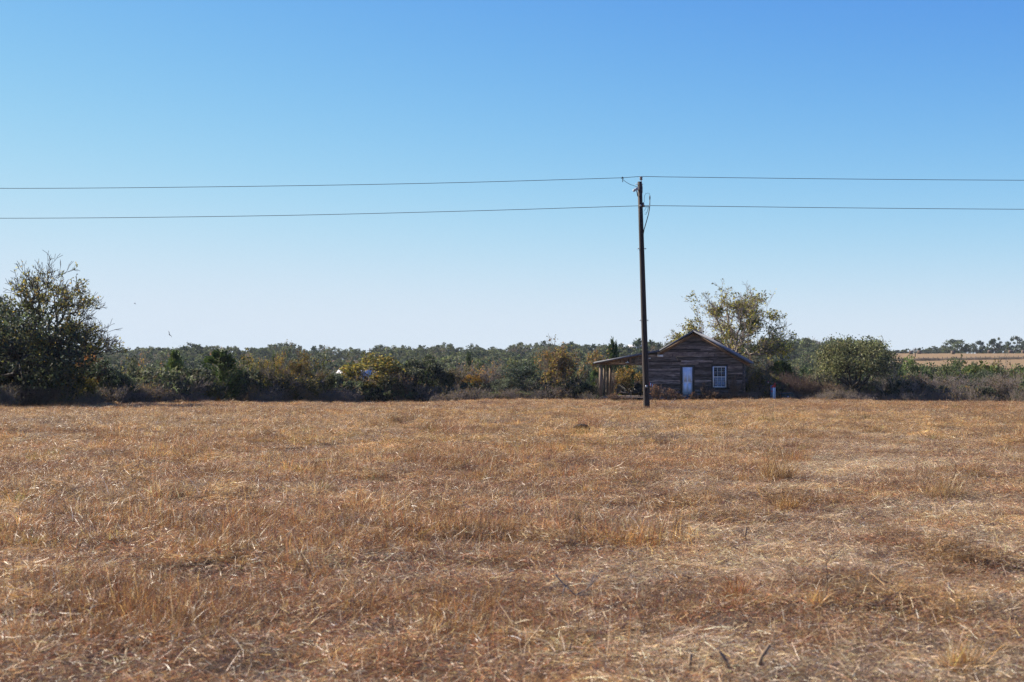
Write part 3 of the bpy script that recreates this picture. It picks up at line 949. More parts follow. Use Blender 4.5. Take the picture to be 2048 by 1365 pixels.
def grow(rnd, p, d, L, r, depth, prm, segs, tips):
    """recursive branching; every node appended to segs, twig ends to tips"""
    n = prm.get('n', 4)
    pts = [p]
    rr = r
    step = L / n
    for i in range(n):
        wob = prm['wob'] * (1.0 if depth else 0.4)
        d = (d + Vector((rnd.gauss(0, wob), rnd.gauss(0, wob), rnd.gauss(0, wob))) + Vector((0, 0, prm['up'] * (0.5 + 0.5 * depth / prm['maxd'])))).normalized()
        q = pts[-1] + d * step
        r2 = max(prm['rmin'], r * (1 - 0.45 * (i + 1) / n))
        segs.append((*pts[-1], *q, rr, r2))
        rr = r2
        pts.append(q)
        if depth >= prm['maxd'] - 1:
            tips.append((*q, *d, depth))
    if depth >= prm['maxd']:
        return
    kids = prm['kids'][min(depth, len(prm['kids']) - 1)]
    spread = prm['spread'][min(depth, len(prm['spread']) - 1)]
    for k in range(kids):
        if depth == 0 and prm.get('low') is not None:
            f = prm['low'] + (1 - prm['low']) * (k + rnd.random()) / kids
        else:
            f = 1.0 if k < 2 else rnd.uniform(0.3, 0.95)
        fi = f * n; i0 = min(int(fi), n - 1); b = pts[i0].lerp(pts[i0 + 1], fi - i0)
        az = 2 * PI * (k + rnd.uniform(-0.35, 0.35)) / max(kids, 1) + depth * 1.3
        ref = Vector((0, 0, 1)) if abs(d.z) < 0.95 else Vector((1, 0, 0))
        u = d.cross(ref).normalized(); w = d.cross(u)
        an = spread * rnd.uniform(0.7, 1.3)
        nd = (d * math.cos(an) + (u * math.cos(az) + w * math.sin(az)) * math.sin(an)).normalized()
        grow(rnd, b, nd, L * prm['ratio'] * rnd.uniform(0.75, 1.25), max(prm['rmin'], rr * rnd.uniform(0.62, 0.85)), depth + 1, prm, segs, tips)


def fit(v, extra, W, H):
    """scale so that the whole plant is W wide and H high"""
    al = np.vstack([v] + extra)
    lo, hi = np.percentile(al, 0.3, axis=0), np.percentile(al, 99.8, axis=0)
    sx = W / max(hi[0] - lo[0], 0.1); sz = H / max(hi[2], 0.1)
    return sx, sz


class Kind:
    """a plant mesh pair, unit nominal size W x H"""
    def __init__(s, trunk, crown, W, H):
        s.trunk, s.crown, s.W, s.H = trunk, crown, W, H


def oak(seed, W, H, clumps, per, leaf, base, alts=(), trunk_h=0.28, lean=0.0, limbs=5, low=-0.8, bark=None, far=False, aspect=0.6, name='crown', mat=None, cz_=.5, flat=0.85):
    rs = np.random.RandomState(seed); rnd = random.Random(seed)
    cz, rx, rz = H * cz_, W / 2 * 0.86, H * 0.43
    cs = []
    while len(cs) < clumps:
        d = rs.normal(size=3); d /= np.linalg.norm(d)
        if d[2] < low: continue
        rad = rs.uniform(0.45, 1.0) ** 0.6
        rad *= 0.82 + 0.36 * vnoise(d[0] * 1.7 + seed, d[2] * 1.7 + d[1] * 1.3)
        tp = 1 - .2 * max(d[2], 0)
        cs.append((d[0] * rx * rad * tp + lean * (d[2] + .3), d[1] * rx * rad, cz + d[2] * rz * rad))
    cs = np.array(cs)
    rc = W * 0.085 * rs.uniform(0.65, 1.35, clumps)
    tilt = np.exp(rs.normal(0, 0.22, clumps))
    n = clumps * per
    ci = np.repeat(np.arange(clumps), per)
    d = rs.normal(size=(n, 3)); d /= np.linalg.norm(d, axis=1, keepdims=True)
    rad = rs.rand(n) ** 0.45
    c = cs[ci] + d * (rad * rc[ci])[:, None] * np.array([1.15, 1.15, flat])
    tint = jitter_tints(rs, n, base, alts) * tilt[ci][:, None]
    lv, lq, lt = leaf_quads(rs, c, leaf, np.clip(tint, 0, 1), aspect=aspect)
    segs = []
    th = H * trunk_h
    t0, t1 = Vector((0, 0, -0.6)), Vector((lean * 0.3, 0, th))
    r0 = H * 0.042
    mid = Vector((lean * 0.05 + rnd.uniform(-.05, .05) * W, rnd.uniform(-.03, .03) * W, th * 0.5))
    segs += [(*t0, *mid, r0 * 1.25, r0), (*mid, *t1, r0, r0 * 0.85)]
    hubs = []
    for k in range(limbs):
        az = 2 * PI * (k + rnd.uniform(-.3, .3)) / limbs
        e = Vector((math.cos(az) * rx * 0.55 + lean, math.sin(az) * rx * 0.55, cz + rnd.uniform(-.15, .2) * H))
        m = t1.lerp(e, 0.5) + Vector((math.cos(az) * rx * .12, math.sin(az) * rx * .12, -0.04 * H))
        segs += [(*t1, *m, r0 * 0.6, r0 * 0.45), (*m, *e, r0 * 0.45, r0 * 0.25)]
        hubs += [m, e]
    hubs.append(t1)
    hb = np.array([tuple(h) for h in hubs])
    for i in range(clumps):
        j = int(np.argmin(np.linalg.norm(hb - cs[i], axis=1)))
        a, b = Vector(hb[j]), Vector(cs[i])
        m = a.lerp(b, 0.5) + Vector((rnd.gauss(0, .03) * W, rnd.gauss(0, .03) * W, rnd.gauss(0, .02) * H))
        r = max(0.012, r0 * 0.2)
        segs += [(*a, *m, r, r * 0.7), (*m, *b, r * 0.7, r * 0.35)]
    tv, tq = tubes_np(segs, 5)
    mat = mat or M_OAK; bark = bark or M_BARK_DARK
    if far:
        v = np.vstack([tv, lv]); q = np.vstack([tq, lq + len(tv)])
        me = np_mesh('far_tree', v, [q], [bark, mat], np.r_[np.zeros(len(tq), int), np.ones(len(lq), int)], np.vstack([np.ones((len(tv), 3)) * 0.2, lt]))
        return Kind(None, me, W, H)
    return Kind(np_mesh('trunk', tv, [tq], bark), np_mesh(name, lv, [lq], mat, tint=lt), W, H)


def cedar(seed, W, H, n, leaf, base, far=False, bushy=0.8):
    rs = np.random.RandomState(seed); rnd = random.Random(seed)
    # boughs round a central stem, sprays along each bough
    nb = 90
    bz = H * (0.06 + 0.92 * rs.rand(nb) ** 1.1)
    baz = rs.rand(nb) * 2 * PI
    prof = W / 2 * np.clip(1 - ((bz / H - 0.12) / 0.9) ** 2, 0.03, 1) ** bushy * rs.uniform(0.7, 1.12, nb)
    bi = rs.randint(0, nb, n)
    u = rs.rand(n) ** 0.5
    rad = prof[bi] * u
    az = baz[bi] + rs.normal(0, 0.22, n) * (1.1 - 0.5 * u)
    up = 0.28 * prof[bi] * u ** 1.5
    c = np.stack([rad * np.cos(az), rad * np.sin(az), bz[bi] + up + rs.normal(0, 0.035 * H, n)], 1)
    dirs = np.stack([np.cos(az), np.sin(az), np.full(n, 0.9)], 1)
    lum = np.exp(rs.normal(0, 0.2, nb))[bi][:, None]
    lv, lq, lt = leaf_quads(rs, c, leaf, np.clip(jitter_tints(rs, n, base, [((base[0] * 1.6, base[1] * 1.3, base[2] * .8), .12)]) * lum, 0, 1), dirs, aspect=0.28)
    segs = [(0, 0, -.5, 0, 0, H * .4, H * .03, H * .02), (0, 0, H * .4, 0, 0, H * .93, H * .02, .012)]
    for i in range(0, nb, 2):
        segs.append((0, 0, bz[i], prof[i] * .8 * math.cos(baz[i]), prof[i] * .8 * math.sin(baz[i]), bz[i] + .2 * prof[i], 0.025, 0.01))
    tv, tq = tubes_np(segs, 4)
    if far:
        v = np.vstack([tv, lv]); q = np.vstack([tq, lq + len(tv)])
        me = np_mesh('far_tree', v, [q], [M_BARK_DARK, M_CEDAR], np.r_[np.zeros(len(tq), int), np.ones(len(lq), int)], np.vstack([np.ones((len(tv), 3)) * .2, lt]))
        return Kind(None, me, W, H)
    return Kind(np_mesh('trunk', tv, [tq], M_BARK_BROWN), np_mesh('crown', lv, [lq], M_CEDAR, tint=lt), W, H)


def twiggy(seed, W, H, prm, leaf, leafn, base, alts, bark, stems=1, base_r=0.0, r0=0.12, L0=None, keep=None, dir0=None, balls=0, far=False, ball_col=(0.07, 0.085, 0.02), mat=None, leaf_low=None):
    """branching tree or many-stemmed brush with a thin scatter of leaves"""
    rs = np.random.RandomState(seed); rnd = random.Random(seed)
    segs, tips = [], []
    for k in range(stems):
        a = rnd.uniform(0, 2 * PI); rr = base_r * math.sqrt(rnd.random())
        p = Vector((math.cos(a) * rr, math.sin(a) * rr, -0.25))
        d = Vector((math.cos(a) * rr / max(base_r, .1) * 0.55 + rnd.gauss(0, .12), math.sin(a) * rr / max(base_r, .1) * 0.55 + rnd.gauss(0, .12), 1)).normalized() if stems > 1 else Vector(dir0 or (0, 0, 1)).normalized()
        grow(rnd, p, d, (L0 or H * 0.3) * (rnd.uniform(.7, 1.2) if stems > 1 else 1), r0, 0, prm, segs, tips)
    S = np.array(segs); T = np.array(tips)
    lo, hi = np.percentile(T[:, :3], 2.5, axis=0), np.percentile(T[:, :3], 97.5 if stems == 1 else 99.6, axis=0)
    sx, sz = W / (hi[0] - lo[0]), H / hi[2]
    sc = np.array([sx, sx, sz])
    off = np.array([(hi[0] + lo[0]) / 2, (hi[1] + lo[1]) / 2, 0])
    S[:, 0:3] = (S[:, 0:3] - off) * sc; S[:, 3:6] = (S[:, 3:6] - off) * sc; T[:, :3] = (T[:, :3] - off) * sc
    tv, tq = tubes_np(S, 4 if stems == 1 else 3)
    if leafn:
        w = np.ones(len(T))
        nz = vnoise(T[:, 0] * 1.1 / W * 6 + seed, T[:, 2] / H * 6 + T[:, 1] / W * 4)
        w = np.clip(nz - 0.25, 0.02, 1) ** 2
        if leaf_low is not None:
            w = w * np.clip(1.15 - T[:, 2] / H, 0.02, 1) ** leaf_low
        w /= w.sum()
        idx = rs.choice(len(T), leafn, p=w)
        c = T[idx, :3] + rs.normal(0, 0.018 * max(W, H), (leafn, 3))
        lt0 = jitter_tints(rs, leafn, base, alts)
        for b in range(balls):   # mistletoe-like dense tufts
            j = rs.randint(len(T)); m = 160
            c = np.vstack([c, T[j, :3] + rs.normal(0, 0.022 * H, (m, 3))])
            lt0 = np.vstack([lt0, jitter_tints(rs, m, ball_col)])
        lv, lq, lt = leaf_quads(rs, c, leaf, lt0)
    else:
        lv, lq, lt = np.zeros((0, 3)), np.zeros((0, 4), int), np.zeros((0, 3))
    mat = mat or M_ELM
    if far:
        v = np.vstack([tv, lv]); q = np.vstack([tq, lq + len(tv)])
        me = np_mesh('far_tree', v, [q], [bark, mat], np.r_[np.zeros(len(tq), int), np.ones(len(lq), int)], np.vstack([np.ones((len(tv), 3)) * .2, lt]))
        return Kind(None, me, W, H)
    return Kind(np_mesh('trunk', tv, [tq], bark), np_mesh('crown', lv, [lq], mat, tint=lt) if leafn else None, W, H)


def dome_elm(seed, W, H, trunk_f, limb_el, nsec, twig, leaf, leafn, base, alts, bark, r0, balls=0, up=.05, leaf_bias=0.0, inner=.5, ball_col=(0.08, 0.095, 0.03)):
    """open spreading tree: limbs fan out from a short bole to fill a dome, each ending in sprays of fine twigs"""
    rs = np.random.RandomState(seed); rnd = random.Random(seed)
    segs, tips = [], []
    th = H * trunk_f
    top = Vector((rnd.uniform(-.1, .1), 0, th))
    segs += [(0, 0, -.5, *(top * .5), r0 * 1.25, r0), (*(top * .5), *top, r0, r0 * .9)]
    rx, rz = W / 2, H - th
    nodes = []
    for k, el in enumerate(limb_el):
        az = 2 * PI * (k * .382 + rnd.uniform(-.05, .05))
        d = Vector((math.cos(az) * math.cos(el) * rx, math.sin(az) * math.cos(el) * rx, math.sin(el) * rz)) * .72
        p = top - Vector((0, 0, th * .12 * rnd.random())); r = r0 * rnd.uniform(.45, .62)
        n = 7
        for i in range(n):
            t = (i + 1) / n
            q = top + Vector((d.x * t, d.y * t, d.z * (t ** (1.25 if el < .8 else 1.0)))) + Vector((rnd.gauss(0, .025) * rx, rnd.gauss(0, .025) * rx, rnd.gauss(0, .02) * rz))
            r2 = max(.02, r * .86)
            segs.append((*p, *q, r, r2)); p, r = q, r2
            if i >= 1: nodes.append((q.copy(), r))
    npos = np.array([tuple(a_[0]) for a_ in nodes])
    prm = dict(n=3, wob=.15, up=up, rmin=.010, maxd=2, kids=[4, 3], spread=[.55, .5], ratio=.62)
    for i in range(nsec):
        d = rs.normal(size=3); d /= np.linalg.norm(d); d[2] = abs(d[2]) * 1.1 - .12
        rad = rs.uniform(inner, .84)
        c = Vector((d[0] * rx * rad, d[1] * rx * rad, th + max(d[2] * rz * rad, .02 * H)))
        # join to a limb node that is nearer the bole than the target
        dist = np.linalg.norm(npos - np.array(c), axis=1) + .35 * np.clip(np.linalg.norm(npos - np.array(top), axis=1) - (c - top).length * .9, 0, 99) * 3
        j = int(np.argmin(dist)); p, r = nodes[j][0], min(nodes[j][1] * .7, .06)
        mid = p.lerp(c, .5) + Vector((rnd.gauss(0, .02) * W, rnd.gauss(0, .02) * W, rnd.gauss(0, .015) * H))
        r = max(.016, r)
        segs += [(*p, *mid, r, r * .8), (*mid, *c, r * .8, r * .5)]
        out = Vector(((c.x) / rx, c.y / rx, (c.z - th) / rz * .9 + .35)).normalized()
        for q, f in ((c, 1.0), (mid, .8), (mid.lerp(c, .5), .8)):
            dd = (out + Vector((rnd.gauss(0, .35), rnd.gauss(0, .35), rnd.gauss(0, .25)))).normalized()
            grow(rnd, q, dd, twig * f * rnd.uniform(.7, 1.2), .014, 0, prm, segs, tips)
    S = np.array(segs); T = np.array(tips)
    tv, tq = tubes_np(S, 4)
    nz = vnoise(T[:, 0] / W * 9 + seed, T[:, 2] / H * 7 + T[:, 1] / W * 5)
    w = np.clip(nz - .22, .02, 1) ** 1.5 * np.clip(1.2 - T[:, 2] / H, .03, 1) ** leaf_bias
    w /= w.sum()
    c = T[rs.choice(len(T), leafn, p=w), :3] + rs.normal(0, .012 * W, (leafn, 3))
    lt0 = jitter_tints(rs, leafn, base, alts)
    for b in range(balls):
        j = rs.randint(len(T)); m = 130
        c = np.vstack([c, T[j, :3] * np.array([.8, .8, .95]) + rs.normal(0, .018 * H, (m, 3))]); lt0 = np.vstack([lt0, jitter_tints(rs, m, ball_col)])
    lv, lq, lt = leaf_quads(rs, c, leaf, lt0)
    return Kind(np_mesh('trunk', tv, [tq], bark), np_mesh('crown', lv, [lq], M_ELM, tint=lt), W, H)


OAKC = (0.112, 0.135, 0.055)
OAKA = [((0.14, 0.145, 0.085), .2), ((0.05, 0.062, 0.034), .25)]
FOAK = tuple(c_ * .72 for c_ in OAKC)
GREYOAK = (0.14, 0.155, 0.09)
CEDC = (0.06, 0.092, 0.03)
YEL = (0.36, 0.255, 0.05)
OLIVE = (0.16, 0.14, 0.04)
ORANGE = (0.36, 0.17, 0.035)
BROWNL = (0.20, 0.125, 0.06)

P_BRUSH = dict(n=3, wob=.16, up=.10, rmin=.008, maxd=3, kids=[4, 4, 3], spread=[.55, .6, .6], ratio=.62)
P_ELM = dict(n=4, wob=.13, up=.07, rmin=.011, maxd=5, kids=[6, 4, 4, 3, 3], spread=[.75, .55, .5, .5, .5], ratio=.66, low=.45)

K = {}
K['oak'] = [oak(101 + i, 6.0, 4.6, 75, 95, .085, OAKC, OAKA) for i in range(3)]
K['greyoak'] = [oak(121 + i, 6.0, 4.4, 80, 95, .080, GREYOAK, [((0.14, 0.15, 0.11), .2), ((0.05, 0.06, 0.035), .25)], trunk_h=.2) for i in range(2)]
K['cedar'] = [cedar(131 + i, 3.6, 4.6, 6500, .14, CEDC) for i in range(3)]
K['yellow'] = [oak(141 + i, 5.0, 4.4, 70, 120, .085, YEL, [(OLIVE, .4), (ORANGE, .1)], mat=M_ELM, bark=M_BARK_GREY, flat=1.0) for i in range(2)]
K['brownelm'] = [twiggy(151 + i, 4.2, 5.0, dict(P_BRUSH, maxd=4, kids=[3, 4, 4, 3]), .075, 5600, (0.26, 0.14, 0.04), [(OLIVE, .40), (YEL, .13), (BROWNL, .30)], M_BARK_GREY, stems=7, base_r=.5, r0=.05, L0=1.8) for i in range(3)]
K['brush'] = [twiggy(161 + i, 4.0, 2.6, P_BRUSH, .06, 1800, BROWNL, [(OLIVE, .4)], M_BARK_GREY, stems=44, base_r=1.3, r0=.018, L0=1.1) for i in range(3)]
K['redbrush'] = [twiggy(171 + i, 3.0, 2.4, dict(P_BRUSH, spread=[.3, .35, .4]), .05, 250, BROWNL, [(OLIVE, .2)], M_BARK_BROWN, stems=70, base_r=1.0, r0=.014, L0=1.2) for i in range(2)]
K['greenbush'] = [oak(181 + i, 3.0, 1.7, 45, 90, .06, (0.10, 0.125, 0.035), [(OLIVE, .25)], trunk_h=.1, low=-.2, mat=M_ELM) for i in range(2)]
K['olivebush'] = [twiggy(191 + i, 3.6, 3.4, dict(P_BRUSH, kids=[4, 4, 4]), .075, 7500, (0.15, 0.14, 0.045), [((0.06, 0.07, 0.03), .45), (YEL, .06)], M_BARK_GREY, stems=16, base_r=.9, r0=.03, L0=1.4) for i in range(3)]
K['bare'] = [twiggy(201 + i, 3.4, 3.2, dict(P_BRUSH, maxd=4, kids=[4, 3, 3, 2]), .05, 120, BROWNL, [], M_BARK_PALE, stems=5, base_r=.3, r0=.05, L0=1.3) for i in range(2)]


def put(name, label, cat, kind, x, y, W, H, rz=0.0, group=None, col=(1, 1, 1), depthscale=None, z=None):
    t = thing(name, label, cat, (x, y, (gz(x, y) if z is None else z) - 0.05), rz, group)
    t.scale = (W / kind.W, depthscale or W / kind.W, H / kind.H)
    if kind.trunk: link('trunk', kind.trunk, t)
    if kind.crown:
        c = link('crown', kind.crown, t)
        c.color = (*col, 1)
    return t


# hero trees -----------------------------------------------------------------
# half bare elm and evergreen oak at the field's near corner
LY = 76.0
hx = xat(90, LY)
hero = dome_elm(301, 7.9, zat(526, LY) - gz(hx, LY), .34, [.15, .4, .7, 1.0, 1.25, .3, .6, .9, 1.15, 1.4, .2, .8], 105, .76, .08, 6500, (0.24, 0.22, 0.07), [(YEL, .12), ((.12, .135, .055), .4)], M_BARK_DARK, .24, balls=5, up=.05, leaf_bias=1.1, inner=.6)
put('elm_tree', 'large half bare elm with a spray of fine twigs over the dark thicket', 'tree', hero, hx, LY, hero.W, hero.H)
ox = xat(6, LY - 2.5)
ho = oak(302, 10.2, zat(572, LY - 2.5) - gz(ox, LY - 2.5), 170, 62, .09, (0.12, 0.13, 0.06), OAKA + [((.15, .13, .04), .06)], trunk_h=.25, low=-.75)
put('live_oak', 'dense dark evergreen oak crowding in front of the half bare elm', 'tree', ho, ox, LY - 2.5, ho.W, ho.H)

# tree behind the cabin
EY = 112.0
ex = xat(1466, EY)
eh = dome_elm(323, 9.9, zat(560, EY) - gz(ex, EY), .36, [.10, .3, .55, .8, 1.05, 1.3, .2, .45, .95, 1.4, .15, .6], 110, .85, .085, 10500, (0.42, 0.37, 0.06), [(OLIVE, .4), ((.12, .14, .04), .2)], mat_bark('elm_bark', (0.27, 0.22, 0.18)), .24, balls=9, up=.02, leaf_bias=.5)
put('elm_tree', 'spreading pale barked elm with sparse yellow leaves rising behind the cabin', 'tree', eh, ex, EY, eh.W, eh.H)

# leaning oak with a low limb
RY_ = 104.5
rx_ = xat(1706, RY_)
ok = oak(333, 7.3, zat(674, RY_) - gz(rx_, RY_), 175, 95, .07, (0.185, 0.185, 0.072), [((0.30, 0.29, 0.14), .25), ((0.07, 0.078, 0.036), .25)], trunk_h=.22, lean=-.2, low=-.28, limbs=6, cz_=.56)
okt = put('live_oak', 'broad rounded live oak leaning over a low bare limb', 'tree', ok, rx_, RY_, ok.W, ok.H)
MB().tube([(0.0, 0, 0.15), (-0.35, -.15, .55), (-1.1, -.35, .62), (-1.9, -.5, .85), (-2.5, -.5, 1.3), (-2.8, -.5, 1.9)], [.17, .13, .11, .09, .06, .03], 7).build('limb', M_BARK_DARK, okt, True)
MB().tube([(0.0, 0, 0.1), (0.25, -.25, .7), (0.55, -.4, 1.3), (1.1, -.5, 2.0)], [.16, .13, .1, .06], 7).build('limb', M_BARK_DARK, okt, True)

# forked dark oak half way along the thicket
FY = 105.5
fx = xat(836, FY)
fo = oak(340, 3.9, zat(703, FY) - gz(fx, FY), 60, 110, .07, (0.04, 0.05, 0.026), OAKA, trunk_h=.2, lean=.5, low=-.1)
fot = put('live_oak', 'dark crooked oak with a forked trunk beside the yellow elm', 'tree', fo, fx, FY, fo.W, fo.H)
MB().tube([(0, 0, -.3), (-.15, -.1, .5), (-.35, -.12, 1.1), (-.05, -.1, 1.7), (.1, 0, 2.3)], [.14, .12, .1, .08, .05], 7).build('limb', M_BARK_DARK, fot, True)
MB().tube([(.05, 0, -.3), (.35, -.1, .4), (.75, -.12, 1.0), (.6, -.1, 1.6), (.9, 0, 2.3)], [.14, .12, .1, .08, .05], 7).build('limb', M_BARK_DARK, fot, True)

# the thicket along the field edge: (name, label, category, kind, variant, px, top row, width px, metres behind edge, colour)
E = [
 ('bush', 'tall dark olive bush under the half bare elm', 'bush', 'olivebush', 0, 40, 715, 130, 0.5, (.75, .8, .8)),
 ('bush', 'yellow flecked olive bush in front of the evergreen oak', 'bush', 'olivebush', 1, 110, 720, 110, 0.3, (.95, .9, .75)),
 ('bush', 'dull brown twig brush at the foot of the evergreen oak', 'bush', 'redbrush', 0, 60, 775, 120, -1.5, (1, 1, 1)),
 ('elm_tree', 'small orange topped elm at the tip of the half bare elm', 'tree', 'yellow', 0, 182, 703, 70, 7, (.95, .62, .8)),
 ('live_oak', 'dark green oak under the orange topped elm', 'tree', 'oak', 0, 205, 722, 110, 4, (.8, .85, .9)),
 ('bush', 'low bush with bright yellow leaves below the orange topped elm', 'bush', 'yellow', 1, 168, 752, 60, 0.6, (.8, .85, .8)),
 ('live_oak', 'nearly black oak bush where the thicket steps back from the field', 'tree', 'oak', 1, 235, 738, 90, 1.0, (.65, .75, .8)),
 ('live_oak', 'grey green oak between the black bush and the brown brush', 'tree', 'greyoak', 0, 300, 735, 100, 8, (.85, .9, .9)),
 ('bush', 'brown leafless brush in front of the grey green oak', 'bush', 'brush', 0, 290, 768, 90, 1.5, (1, 1, 1)),
 ('bush', 'grey brown twig brush just before the tall dark cedar', 'bush', 'brush', 1, 365, 752, 110, 2, (1, 1, 1)),
 ('cedar_tree', 'small dark cedar behind the grey brown twig brush', 'tree', 'cedar', 0, 350, 712, 70, 18, (1, 1, 1)),
 ('cedar_tree', 'tall dark green cedar standing out at the field edge', 'tree', 'cedar', 1, 440, 708, 105, 2.0, (1.0, 1.0, .8)),
 ('bush', 'low olive bush leaning on the tall dark cedar', 'bush', 'olivebush', 2, 405, 758, 60, 0.8, (.9, .9, .8)),
 ('bush', 'olive bush flecked with yellow beside the tall dark cedar', 'bush', 'olivebush', 0, 508, 722, 95, 2.5, (1.25, 1.15, .8)),
 ('elm_tree', 'yellowing elm sprout between cedar and brown elm', 'tree', 'brownelm', 1, 535, 716, 70, 4, (1.1, 1.15, .7)),
 ('elm_tree', 'tall brown and yellow elm in the middle of the thicket', 'tree', 'brownelm', 0, 583, 703, 85, 3.5, (.95, .95, .8)),
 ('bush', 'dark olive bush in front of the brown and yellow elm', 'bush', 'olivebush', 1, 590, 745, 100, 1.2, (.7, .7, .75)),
 ('bush', 'greenish bush before the barn roof', 'bush', 'olivebush', 2, 630, 727, 70, 3, (.9, .95, .9)),
 ('live_oak', 'round grey green oak below the barn roof', 'tree', 'greyoak', 1, 668, 746, 74, 3, (.9, .95, 1)),
 ('bush', 'small orange brown bush beside the round grey green oak', 'bush', 'brownelm', 2, 650, 744, 32, 1.8, (1.2, .9, .8)),
 ('elm_tree', 'bright yellow elm covering part of the barn roof', 'tree', 'yellow', 0, 755, 710, 175, 4, (.82, .9, 1.0)),
 ('bush', 'grey twig brush under the bright yellow elm', 'bush', 'brush', 2, 772, 750, 110, 2, (1, 1, 1)),
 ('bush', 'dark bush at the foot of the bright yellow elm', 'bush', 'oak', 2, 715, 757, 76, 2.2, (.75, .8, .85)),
 ('bush', 'ragged brown brush beside the forked oak', 'bush', 'brownelm', 1, 898, 736, 70, 3, (.6, .7, .8)),
 ('bush', 'dark green bush under the crown of the forked oak', 'bush', 'oak', 1, 878, 750, 70, 2.6, (.8, .8, .8)),
 ('bush', 'grey brown brush with a few golden leaves mid thicket', 'bush', 'brush', 0, 950, 732, 110, 4, (1.2, 1.1, 1)),
 ('bush', 'golden leaved sprout inside the grey brown brush', 'bush', 'yellow', 1, 945, 748, 50, 2.5, (1.1, .95, .8)),
 ('live_oak', 'large grey green oak mound between golden sprout and orange elm', 'tree', 'greyoak', 0, 1050, 725, 140, 3.5, (.85, .92, .95)),
 ('live_oak', 'lower grey oak merging into the large grey green mound', 'tree', 'greyoak', 1, 1010, 755, 80, 1.5, (.9, .95, .95)),
 ('bush', 'bright green low bush below the large grey green mound', 'bush', 'greenbush', 0, 1040, 781, 62, 0.2, (1, 1.1, 1)),
 ('bush', 'green low bush at the field edge below the golden sprout', 'bush', 'greenbush', 1, 980, 783, 58, 0.3, (.85, .95, 1)),
 ('bush', 'dull green low bush beside the forked oak trunk', 'bush', 'greenbush', 0, 905, 780, 60, 0.3, (.75, .75, .9)),
 ('elm_tree', 'tall orange brown elm beside the cabin porch', 'tree', 'brownelm', 2, 1150, 694, 125, 2.5, (.85, .9, 1.0)),
 ('elm_tree', 'golden elm sprig behind the orange brown elm', 'tree', 'yellow', 1, 1118, 698, 36, 5, (.9, .75, .8)),
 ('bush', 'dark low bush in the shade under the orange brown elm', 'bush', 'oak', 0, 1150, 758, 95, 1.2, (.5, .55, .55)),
 ('bush', 'bare whip bush with pale stems by the porch end', 'bush', 'bare', 0, 1112, 768, 40, 0.3, (1, 1, 1)),
 ('bush', 'golden bush glowing behind the porch chairs', 'bush', 'yellow', 0, 1255, 734, 84, 12, (.85, .78, .9)),
 ('bush', 'dull brown brush behind the porch posts', 'bush', 'brush', 1, 1212, 746, 38, 10, (1, 1, 1)),
 ('cedar_tree', 'dark cedar seen above the porch roof', 'tree', 'cedar', 2, 1226, 694, 50, 30, (.9, .9, .9)),
 ('cedar_tree', 'small dark cedar seen under the porch beam', 'tree', 'cedar', 0, 1258, 730, 40, 20, (.8, .9, .9)),
 ('bush', 'tangled olive brush against the cabin wall facing the markers', 'bush', 'olivebush', 1, 1512, 740, 56, -1.5, (1.0, .95, .8)),
 ('bush', 'grey bare brush rising behind the cabin corner', 'bush', 'brush', 2, 1520, 712, 80, 8, (1, 1, 1)),
 ('cedar_tree', 'bushy green cedar behind the marker posts', 'tree', 'cedar', 1, 1562, 728, 84, 7, (1.2, 1.3, .9)),
 ('bush', 'reddish brown whip bush behind the transformer box', 'bush', 'redbrush', 1, 1588, 752, 84, 1.2, (1, 1, 1)),
 ('bush', 'second reddish whip bush between transformer box and live oak', 'bush', 'redbrush', 0, 1640, 768, 80, 1.0, (1, 1, 1)),
 ('bush', 'green low bush in the shade beneath the live oak', 'bush', 'greenbush', 1, 1652, 778, 70, 4, (1, 1, 1)),
 ('bush', 'dense olive bush behind the trunk of the live oak', 'bush', 'olivebush', 0, 1730, 745, 110, 8, (.7, .75, .7)),
 ('bush', 'pale bare sapling clump beside the live oak', 'bush', 'bare', 1, 1768, 728, 66, 0.5, (1, 1, 1)),
 ('bush', 'grey bare bush next to the pale sapling clump', 'bush', 'bare', 0, 1818, 750, 70, 1.5, (1, 1, 1)),
 ('live_oak', 'dark green oak past the pale saplings below the hay field', 'tree', 'oak', 2, 1838, 720, 84, 22, (1, 1.05, .85)),
 ('live_oak', 'wide dark oak in the hollow below the hay field', 'tree', 'oak', 0, 1905, 724, 110, 26, (.95, 1, .9)),
 ('live_oak', 'dark oak with a tufted top just under the field fence', 'tree', 'oak', 1, 1952, 716, 60, 34, (.8, .9, .8)),
 ('live_oak', 'low dark oak below the tufted oak', 'tree', 'greyoak', 1, 1972, 740, 84, 16, (.8, .85, .75)),
 ('elm_tree', 'thin yellow brown elm standing before the hay field', 'tree', 'brownelm', 0, 2010, 722, 60, 30, (.75, .8, .7)),
 ('bush', 'grey winter brush along the hollow below the wide dark oak', 'bush', 'brush', 1, 1870, 752, 130, 4, (1, 1, 1)),
 ('bush', 'grey winter brush below the tufted oak', 'bush', 'brush', 2, 1950, 756, 120, 4, (1, 1, 1)),
 ('bush', 'grey winter brush at the frame edge below the yellow brown elm', 'bush', 'brush', 0, 2020, 752, 110, 5, (1, 1, 1)),
 ('live_oak', 'green oak cut off by the frame edge beyond the grey brush', 'tree', 'oak', 2, 2062, 730, 80, 8, (1.1, 1.2, .9)),
]
rnd = random.Random(5)
